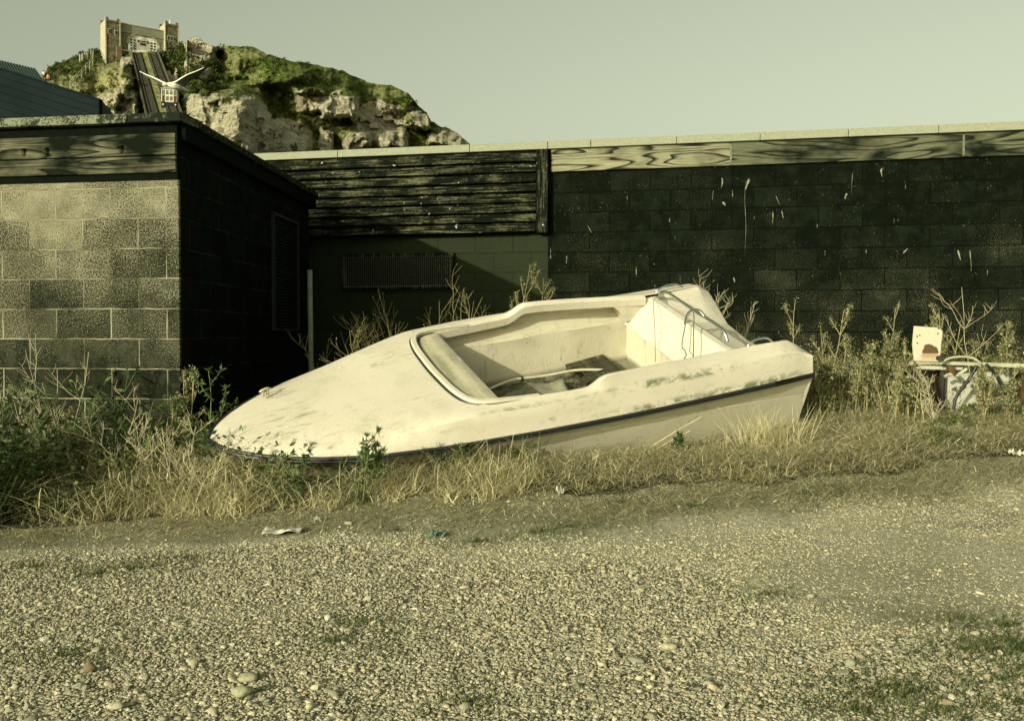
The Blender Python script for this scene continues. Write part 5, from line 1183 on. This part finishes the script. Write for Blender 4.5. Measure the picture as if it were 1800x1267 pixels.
def plant(name, label, cat, px, ybase, d, ytop, style, seed, group=None, lean=(0, 0), nst=1):
    """a plant standing at depth d; its top reaches photo row ytop"""
    g = np.random.default_rng(seed); b = at(px, ybase, d); x, y = b[0], b[1]; z0 = gz(x, y) - .02; h = at(px, ytop, d)[2] - z0
    e = empty(name, (x, y, z0), label, cat, group); out, tips = [], []
    if style == 'weed':      # dried flower stalk with seed heads
        for s_ in range(nst):
            a = g.uniform(0, 6.28); dv = [lean[0] + .16 * math.cos(a) * (s_ > 0), lean[1] + .12 * math.sin(a), 1]; st = [.03 * s_ * math.cos(a), .03 * s_ * math.sin(a), 0]
            grow(g, st, dv, h * (.92 if s_ == 0 else g.uniform(.6, .9)), .0065, 2, out, tips, .14, 8, 9, .62, .35, .26)
        tubes_np(out, (.32, .29, .145), e, 'stem', M['stemv']); L = []
        for p, dd in tips:
            for k in range(9): L.append((p + g.normal(0, .012, 3), dd + g.normal(0, .7, 3), g.uniform(.009, .020)))
        for P, r in out[:max(1, len(out) // 3)]:
            for k in range(6): L.append((P[g.integers(1, len(P))] + g.normal(0, .008, 3), g.normal(0, 1, 3), g.uniform(.012, .035)))
        leaves_np(L, np.array([(.34, .31, .15), (.19, .19, .08), (.46, .43, .26), (.11, .125, .045), (.06, .08, .03)]), e, 'seed_heads', M['leafv'], seed)
    elif style == 'bare':
        for s_ in range(nst):
            a = g.uniform(0, 6.28); grow(g, [.03 * s_, 0, 0], [lean[0] + (.5 * math.cos(a) if s_ else 0), lean[1] + .3 * math.sin(a) * (s_ > 0), 1], h * (.95 if s_ == 0 else g.uniform(.6, 1)), .0048, 2, out, tips, .34, 6, 9, .85, .50, .45)
        tubes_np(out, (.46, .42, .26), e, 'branches', M['stemv'])
    elif style == 'leafy':
        for s_ in range(nst):
            a = g.uniform(0, 6.28); grow(g, [.05 * math.cos(a) * (s_ > 0), .04 * math.sin(a), 0], [lean[0] + .38 * math.cos(a) * (s_ > 0), lean[1] + .3 * math.sin(a) * (s_ > 0), 1], h * (.95 if s_ == 0 else g.uniform(.5, .95)), .006, 1, out, tips, .2, 5, 8, .75, .3, .36)
        tubes_np(out, (.14, .17, .06), e, 'stem', M['stemv']); L = []
        for P, r in out:
            for k in range(14):
                q = P[g.integers(1, len(P))]; L.append((q + g.normal(0, .004, 3), g.normal(0, 1, 3) + [0, 0, .5], g.uniform(.03, .062)))
        for p, dd in tips:
            for k in range(8): L.append((p, dd + g.normal(0, .8, 3), g.uniform(.02, .045)))
        leaves_np(L, np.array([(.06, .10, .030), (.09, .135, .045), (.04, .07, .02), (.16, .19, .085)]), e, 'leaves', M['leafv'], seed, .16)
    elif style == 'twiggy':
        for s_ in range(nst):
            a = g.uniform(0, 6.28); grow(g, [.25 * math.cos(a), .15 * math.sin(a), 0], [lean[0] + .75 * math.cos(a), lean[1] + .35 * math.sin(a), 1], h * g.uniform(.65, 1.05), .006, 2, out, tips, .30, 5, 7, .6, .25, .45)
        tubes_np(out, (.22, .20, .09), e, 'twigs', M['stemv']); L = []
        for p, dd in tips[::3]: L.append((p, dd, .02))
        leaves_np(L, OLIVE, e, 'buds', M['leafv'], seed)
    elif style == 'broad':
        L = []
        for s_ in range(nst):
            a = g.uniform(0, 6.28); grow(g, [.22 * math.cos(a) * g.random(), .12 * math.sin(a), 0], [.5 * math.cos(a), .3 * math.sin(a), 1], h * g.uniform(.6, 1), .007, 1, out, tips, .2, 4, 7, .7, .2, .4)
        tubes_np(out, (.10, .13, .05), e, 'stem', M['stemv'])
        for P, r in out:
            for k in range(10): q = P[g.integers(1, len(P))]; L.append((q, g.normal(0, 1, 3) * [1, .8, .5] + [0, 0, .1], g.uniform(.04, .09)))
        leaves_np(L, np.array([(.05, .085, .022), (.075, .12, .032), (.03, .055, .015), (.11, .15, .055)]), e, 'leaves', M['leafv'], seed, .15)
    return e
def build_plants():
    G = 'dried seed head stalks along the black wall'
    plant('dried_weed', 'pale dried weed stalk rising highest behind the boat near the wall corner', 'weed', 902, 560, 10.2, 438, 'weed', 11, nst=2)
    plant('dried_weed', 'short dried stalk just right of the highest one behind the boat', 'weed', 938, 560, 10.4, 468, 'weed', 12)
    plant('dried_weed', 'tall upright seed head stalk nearest the stern of the boat', 'weed', 1400, 640, 9.0, 508, 'weed', 13, G, nst=1)
    plant('dried_weed', 'forked seed head stalk second along from the boat stern', 'weed', 1462, 640, 8.9, 530, 'weed', 14, G, nst=2)
    plant('dried_weed', 'slim dry stalk between the stern and the white rusty plate', 'weed', 1555, 640, 9.0, 524, 'weed', 15, G)
    plant('dried_weed', 'dry stalk standing directly behind the white rusty plate', 'weed', 1628, 640, 9.1, 538, 'weed', 16, G, nst=2)
    plant('dried_weed', 'branching dry stalk just right of the white rusty plate', 'weed', 1660, 640, 8.9, 525, 'weed', 17, G, nst=2)
    plant('bare_thistle', 'tall bare stem with wide curved arms above the rusty frame', 'thistle', 1709, 650, 8.5, 478, 'bare', 18, nst=1)
    plant('bushy_weed', 'thick olive bush of weeds at the right edge above the rusty frame', 'bush', 1775, 650, 9.0, 560, 'weed', 19, nst=9)
    plant('bushy_weed', 'clump of olive weeds immediately left of the white rusty plate', 'bush', 1570, 690, 8.6, 578, 'weed', 20, nst=8)
    plant('bushy_weed', 'clump of dry weeds hugging the stern of the boat', 'bush', 1475, 690, 8.7, 585, 'weed', 21, nst=8)
    plant('bushy_weed', 'low dry weed clump midway between stern and rusty frame', 'bush', 1520, 700, 8.3, 600, 'weed', 22, nst=7)
    plant('bare_branches', 'thin bare twigs beside the outboard well against the black wall', 'twigs', 1285, 620, 9.6, 520, 'bare', 23, nst=3)
    plant('bare_branches', 'curved bare twig behind the far grab handle of the boat', 'twigs', 1258, 600, 10.0, 488, 'bare', 24, nst=2)
    plant('twiggy_bush', 'leafless twiggy bush behind the foredeck below the wire meshed opening', 'bush', 772, 640, 9.3, 500, 'twiggy', 25, nst=24)
    plant('twiggy_bush', 'smaller dark twiggy bush left of the leafless bush behind the foredeck', 'bush', 672, 650, 9.0, 545, 'twiggy', 26, nst=13)
    plant('green_thistle', 'dark green leafy plant standing up in front of the foredeck', 'plant', 628, 850, 6.05, 757, 'leafy', 27, nst=3)
    plant('green_thistle', 'small green sprig below the near bow cleat', 'plant', 500, 840, 6.05, 798, 'leafy', 28, nst=4)
    plant('green_thistle', 'low green sprig crossing the rubbing strake amidships', 'plant', 925, 830, 6.75, 765, 'leafy', 29, lean=(-.5, 0), nst=5)
    plant('green_thistle', 'little green plant in front of the hull side towards the stern', 'plant', 1190, 835, 7.0, 764, 'leafy', 30, nst=3)
    plant('green_thistle', 'green creeping plant under the strake between foredeck and cockpit', 'plant', 800, 835, 6.45, 785, 'leafy', 31, nst=7)
    plant('bare_branches', 'large pale bare branching stem in front of the pale block wall', 'twigs', 92, 760, 6.9, 590, 'bare', 32, lean=(-.05, 0), nst=4)
    plant('bare_branches', 'spreading bare stem at the left edge under the block wall', 'twigs', 22, 780, 6.6, 650, 'bare', 33, nst=3)
    plant('dried_weed', 'dry seed head weed beside the front corner of the shed', 'weed', 322, 800, 6.9, 640, 'weed', 34, nst=3)
    plant('leafy_weed', 'green leafy stem between the shed corner and the bow', 'plant', 352, 800, 6.7, 638, 'leafy', 35, nst=3)
    plant('broad_leaved_weed', 'long leaved green plant low against the pale block wall', 'plant', 150, 790, 6.95, 640, 'broad', 36, nst=8)
    plant('broad_leaved_weed', 'broad leaved green plant left of the shed corner', 'plant', 222, 790, 6.9, 655, 'broad', 37, nst=8)
    plant('leafy_weed', 'pale leaved weed in the middle of the left hand tangle', 'plant', 112, 830, 6.4, 715, 'weed', 38, nst=7)
    plant('bare_branches', 'tangled bare stems arching in the middle of the left hand weeds', 'twigs', 215, 860, 6.4, 690, 'bare', 39, nst=9)
    plant('bare_branches', 'tangled bare stems leaning just left of the bow', 'twigs', 310, 880, 6.2, 735, 'bare', 40, nst=9)
    plant('leafy_weed', 'small leaved green weed touching the tip of the bow', 'plant', 385, 800, 6.8, 715, 'leafy', 41, nst=4)
    plant('dark_bush', 'dense dark green bush at the left edge of the grass', 'bush', -60, 900, 5.9, 660, 'broad', 42, nst=22)
    e = empty('added_shade_wall', (-4.1, 4.75, gz(-4.3, 4.75) - .02), 'added low block wall out of view at the left, put there to shade the corner weeds', 'wall', rz=math.pi + .1)  # invented wall out of view, added only to cast the corner shade
    MB().box((0, 0, 0), (1.8, .12, 1.05)).build('blockwork', M['shed_block'], e, bevel=.006); MB().box((-.03, -.03, 1.053), (1.83, .15, 1.11)).build('coping', M['coping'], e, bevel=.006)
    plant('bushy_weed', 'straggling dry weed in front of the dark end of the rusty frame', 'bush', 1596, 720, 7.9, 628, 'weed', 51, nst=8)
    plant('bushy_weed', 'dry weed growing up through the black hoses', 'bush', 1728, 735, 7.8, 630, 'weed', 52, nst=6)
    plant('bare_branches', 'bare curling twigs in front of the dark end of the rusty frame', 'twigs', 1628, 735, 7.7, 655, 'bare', 53, nst=5)
    plant('bushy_weed', 'dense weed at the foot of the rusty frame near the right edge', 'bush', 1785, 760, 7.6, 665, 'weed', 54, nst=8)
    plant('bushy_weed', 'broad dry weed between the stern corner and the spiky clump', 'bush', 1440, 720, 8.2, 620, 'weed', 55, nst=8)
    # spiky dry clump at the stern
    p = gpt(1360, 800); n = 420; a = rng.uniform(0, 6.28, n); B = np.stack([p[0] + .13 * rng.normal(size=n), p[1] + .08 * rng.normal(size=n) + .1, np.full(n, p[2] - .02)], 1)
    o = blade_mesh('spiky_grass_clump', B, rng.uniform(.2, .46, n), a, rng.uniform(.2, .9, n), rng.uniform(.004, .007, n), pick(STRAW, n) * .85, K=6, droop=rng.uniform(0, .2, n)); props(o, 'spiky pale clump of dry grass leaning against the stern corner of the boat', 'grass clump')
    # two long straws leaning over the hull side
    for i, (a, b) in enumerate((((1112, 808), (1232, 733)), ((1128, 808), (1213, 757)))):
        q0, q1 = at(*a, 6.95), at(*b, 7.15); o = MB().tube(spline([q0 - np.array([0, 0, .06]), q0, (q0 + q1) / 2 + np.array([0, 0, .012]), q1], 5), .0045, 5).build('long_straw', simple('straw', (.55, .48, .26), .8, .15, 20, 0))
        props(o, ['longer upper dry straw leaning across the hull side', 'shorter lower dry straw leaning across the hull side'][i], 'straw')
build_plants()

# ------------------------------------------------------------------ rusty frame at the right
def build_machine():
    rust = streak_mat('rusty steel', (.022, .016, .009), (.15, .10, .05), (.44, .58), 26, 3); grime = simple('grimy steel', (.030, .030, .022), .8, .4, 20, .4); bar = simple('pale worn bar', (.40, .39, .28), .6, .3, 12, .3)
    t = NT('flaking white paint', .8, .25); v = t.obj(); n_ = t.noise(v, 12, 6, .75); c = t.mix(t.ramp(n_, [(.52, 0), (.57, 1)]), (.46, .46, .36), (.07, .075, .045)); c = t.mix(t.ramp(t.noise(v, 4, 4, .7), [(.56, 0), (.62, 1)]), c, (.17, .09, .035)); t.color(c); t.bump(n_, .6, .006); flake = t.m
    D0 = 8.2; o = at(1700, 722, D0); z0 = gz(o[0], D0) - .03; e = empty('rusty_frame', (o[0], o[1], z0), 'rusty abandoned machine frame with pale panel and black hose against the weeds', 'machine'); b = Vector((o[0], o[1], z0))
    def q(px, py, d=D0): return Vector(at(px, py, d)) - b
    def slab(name, poly, m, th=.02, d=D0, bev=.003):
        f_ = [q(px, py, d) for px, py in poly]; k = len(f_); mb = MB(); mb.add(f_ + [v_ + Vector((0, th, 0)) for v_ in f_], [tuple(range(k))[::-1], tuple(range(k, 2 * k))] + [(i, (i + 1) % k, k + (i + 1) % k, k + i) for i in range(k)]); return fin(mb.build(name, m, e, bevel=0))
    slab('pale_panel', [(1665, 663), (1701, 655), (1776, 652), (1778, 740), (1660, 745), (1662, 700)], flake, .03, 8.25)
    slab('rust_panel', [(1645, 650), (1660, 650), (1662, 735), (1618, 735), (1640, 690)], rust, .02, 8.35)
    slab('rust_panel', [(1782, 655), (1802, 655), (1850, 660), (1850, 735), (1780, 735)], rust, .02, 8.3)
    slab('top_channel', [(1606, 636), (1640, 634), (1720, 637), (1900, 642), (1900, 650), (1720, 643), (1640, 640), (1606, 642)], bar, .10, 8.12)
    slab('lower_channel', [(1615, 642), (1700, 646), (1704, 650), (1664, 650), (1612, 648)], flake, .05, 8.15)
    slab('dark_housing', [(1600, 655), (1652, 652), (1640, 732), (1598, 728)], grime, .12, 8.45)
    for a in (1779, 1657): MB().tube([q(a, 652, 8.2), q(a - 1, 740, 8.2)], .022, 8).build('leg', grime, e)
    MB().tube([q(1667, 643, 8.08), q(1672, 650, 8.05), q(1681, 659, 8.02)], .022, 6).build('bracket', rust, e); MB().tube([q(1660, 662, 8.05), q(1668, 658, 8.05), q(1684, 659, 8.02), q(1700, 648, 8.0)], [.014, .014, .016, .010], 6).build('lever', bar, e)
    for i, pl in enumerate(([(1717, 642), (1712, 652), (1702, 668), (1690, 684), (1680, 700), (1676, 720)], [(1733, 640), (1745, 652), (1756, 668), (1765, 690), (1768, 715), (1762, 735)], [(1652, 640), (1668, 630), (1690, 627), (1712, 630), (1725, 640)])):
        MB().tube(spline([q(px, py, 8.02 + .02 * i) for px, py in pl], 6), [.013, .014, .010][i], 9).build('hose', M['rubber'] if i < 2 else bar, e, smooth=True)
    MB().tube([q(1650, 629.5, 8.05), q(1651, 629.5, 8.0)], .022, 10).build('bolt', grime, e)
    # upright white plate with a rust patch
    t = NT('white plate with rust', .7, .3); v = t.obj(); o_ = t.sep(v); r2 = t.math('SQRT', t.math('ADD', t.math('POWER', t.math('MULTIPLY', t.math('SUBTRACT', o_[0], .020), 1.0), 2.0), t.math('POWER', t.math('MULTIPLY', t.math('SUBTRACT', o_[2], .062), .95), 2.0)))
    r2 = t.math('ADD', r2, t.math('MULTIPLY', t.math('SUBTRACT', t.noise(v, 22, 3), .5), .05)); disc = t.math('MULTIPLY', t.ramp(r2, [(.064, 1), (.070, 0)]), t.ramp(o_[2], [(.050, 0), (.056, 1)]))
    c = t.mix(t.ramp(t.noise(v, 40, 2), [(.70, 0), (.74, 1)]), (.54, .50, .37), (.08, .07, .04)); c = t.mix(disc, c, (.10, .062, .028))
    sm = t.math('MULTIPLY', t.math('MULTIPLY', t.ramp(o_[2], [(.0, .3), (.046, 1), (.052, 0)]), t.band(o_[0], -.05, .085, .02)), .8); c = t.mix(sm, c, (.33, .16, .05)); t.color(c); t.bump(disc, .6, .003)
    p0 = at(1630, 633, 8.1); e2 = empty('white_plate', tuple(p0), 'upright off white plate with a rounded rust patch standing on the rusty frame', 'plate'); bb = Vector(p0)
    f_ = [Vector(at(px, py, 8.1)) - bb for px, py in ((1607, 634), (1651, 636), (1657, 582), (1650, 576), (1607, 573), (1604, 605))]; k = 6; mb = MB(); mb.add(f_ + [v_ + Vector((0, .012, 0)) for v_ in f_], [tuple(range(k)), tuple(range(k, 2 * k))[::-1]] + [(i, k + i, k + (i + 1) % k, (i + 1) % k) for i in range(k)]); fin(mb.build('plate_sheet', t.m, e2))
    for px, py in ((1650, 577), (1649, 586), (1612, 591), (1617, 589), (1613, 603)): c_ = Vector(at(px, py, 8.09)) - bb; MB().tube([c_, c_ + Vector((0, .008, 0))], .005, 6).build('rivet_hole', grime, e2)
build_machine()

# ------------------------------------------------------------------ litter and larger stones
def build_small():
    def crumple(name, px, py, w_, h_, m, label, cat, seed, up=.03):
        p = gpt(px, py); N1, N2 = 16, 9; V = []
        for i in range(N1):
            for j in range(N2):
                u, v_ = i / (N1 - 1) - .5, j / (N2 - 1) - .5; k = 1 + .35 * (float(vnoise(u * 5 + seed, v_ * 5, seed)) - .5)
                V.append((u * w_ * k, v_ * h_ * k + u * w_ * .15, .006 + up * abs(float(fbm(u * 5 + seed, v_ * 5, seed, 3)) - .35) * 2))
        i = (np.arange(N1 - 1)[:, None] * N2 + np.arange(N2 - 1)[None]).ravel(); o = npmesh(name, np.array(V), np.stack([i, i + N2, i + N2 + 1, i + 1], 1), m); o.location = (p[0], p[1], gz(p[0], p[1]) + .004); s_ = o.modifiers.new('s', 'SOLIDIFY'); s_.thickness = .0015
        props(o, label, cat)
    crumple('crumpled_paper', 499, 940, .20, .13, simple('dirty paper', (.46, .46, .36), .8, .12, 10, .3), 'crumpled whitish paper lying on the dirt in front of the bow', 'litter', 3)
    crumple('green_rag', 770, 944, .09, .10, simple('teal rag', (.12, .22, .16), .9, .2, 20, .3), 'small faded teal rag on the dirt in front of the boat', 'litter', 8)
    crumple('paper_cup', 985, 870, .045, .07, simple('white scrap', (.66, .64, .52), .8, .08, 20, .2), 'small bright white scrap in the straw below the cockpit', 'litter', 12, .06)
    crumple('paper_scrap', 1787, 804, .09, .07, simple('pale scrap', (.60, .57, .45), .8, .1, 20, .2), 'white scrap at the right edge where grass meets gravel', 'litter', 15, .05)
    crumple('paper_scrap', 560, 921, .05, .05, simple('dull scrap', (.42, .42, .32), .8, .1, 20, .2), 'tiny dull scrap between the green patch and the crumpled paper', 'litter', 18, .03)
    st = [(157, 1187, .028, .030, 'small pointed dark stone standing up at lower left', 1, (.16, .13, .07)), (425, 1232, .036, .034, 'round smooth pebble near the lower left edge of the bare patch', 2, (.33, .32, .20)), (436, 1199, .038, .022, 'flat oval stone just above the round smooth pebble', 3, (.34, .33, .21)),
          (1494, 1178, .026, .026, 'round grey pebble standing clear at lower right', 4, (.27, .28, .19)), (1176, 1147, .034, .022, 'broad pale stone in the lower middle of the gravel', 5, (.40, .36, .23)), (1715, 1118, .026, .016, 'flat light stone near the right edge of the gravel', 6, (.42, .38, .24)),
          (1660, 1240, .034, .016, 'long tan stone beside the green tufts at lower right', 7, (.40, .33, .20)), (203, 1248, .030, .020, 'square pale stone at the bottom left edge', 8, (.42, .39, .25))]
    for px, py, a, hgt, lab, sd, c in st:
        a *= .72; hgt *= .72
        p = gpt(px, py); bm = bmesh.new(); bmesh.ops.create_icosphere(bm, subdivisions=3, radius=1); off = Vector((sd * 7.7, 3, 1))
        for v_ in bm.verts:
            v_.co *= 1 + .28 * mnoise.noise(v_.co * .9 + off) + .05 * mnoise.noise(v_.co * 3 + off)
            v_.co = Vector((v_.co.x * a * 1.15, v_.co.y * a * .85, v_.co.z * hgt * (1.25 if sd == 1 and v_.co.z > 0 else .8)))
            if sd == 1 and v_.co.z > 0: v_.co.x *= 1 - .6 * min(1, v_.co.z / (hgt * 1.2)); v_.co.y *= 1 - .6 * min(1, v_.co.z / (hgt * 1.2))
        me = bpy.data.meshes.new('stone'); bm.to_mesh(me); bm.free(); me.polygons.foreach_set('use_smooth', [True] * len(me.polygons)); o = link_mesh('stone', me, simple('stone surface', c, .85, .2, 60, .3)); o.location = (p[0], p[1], gz(p[0], p[1]) + hgt * .45 + .004); props(o, lab, 'stone', 'larger stones on the gravel')
build_small()
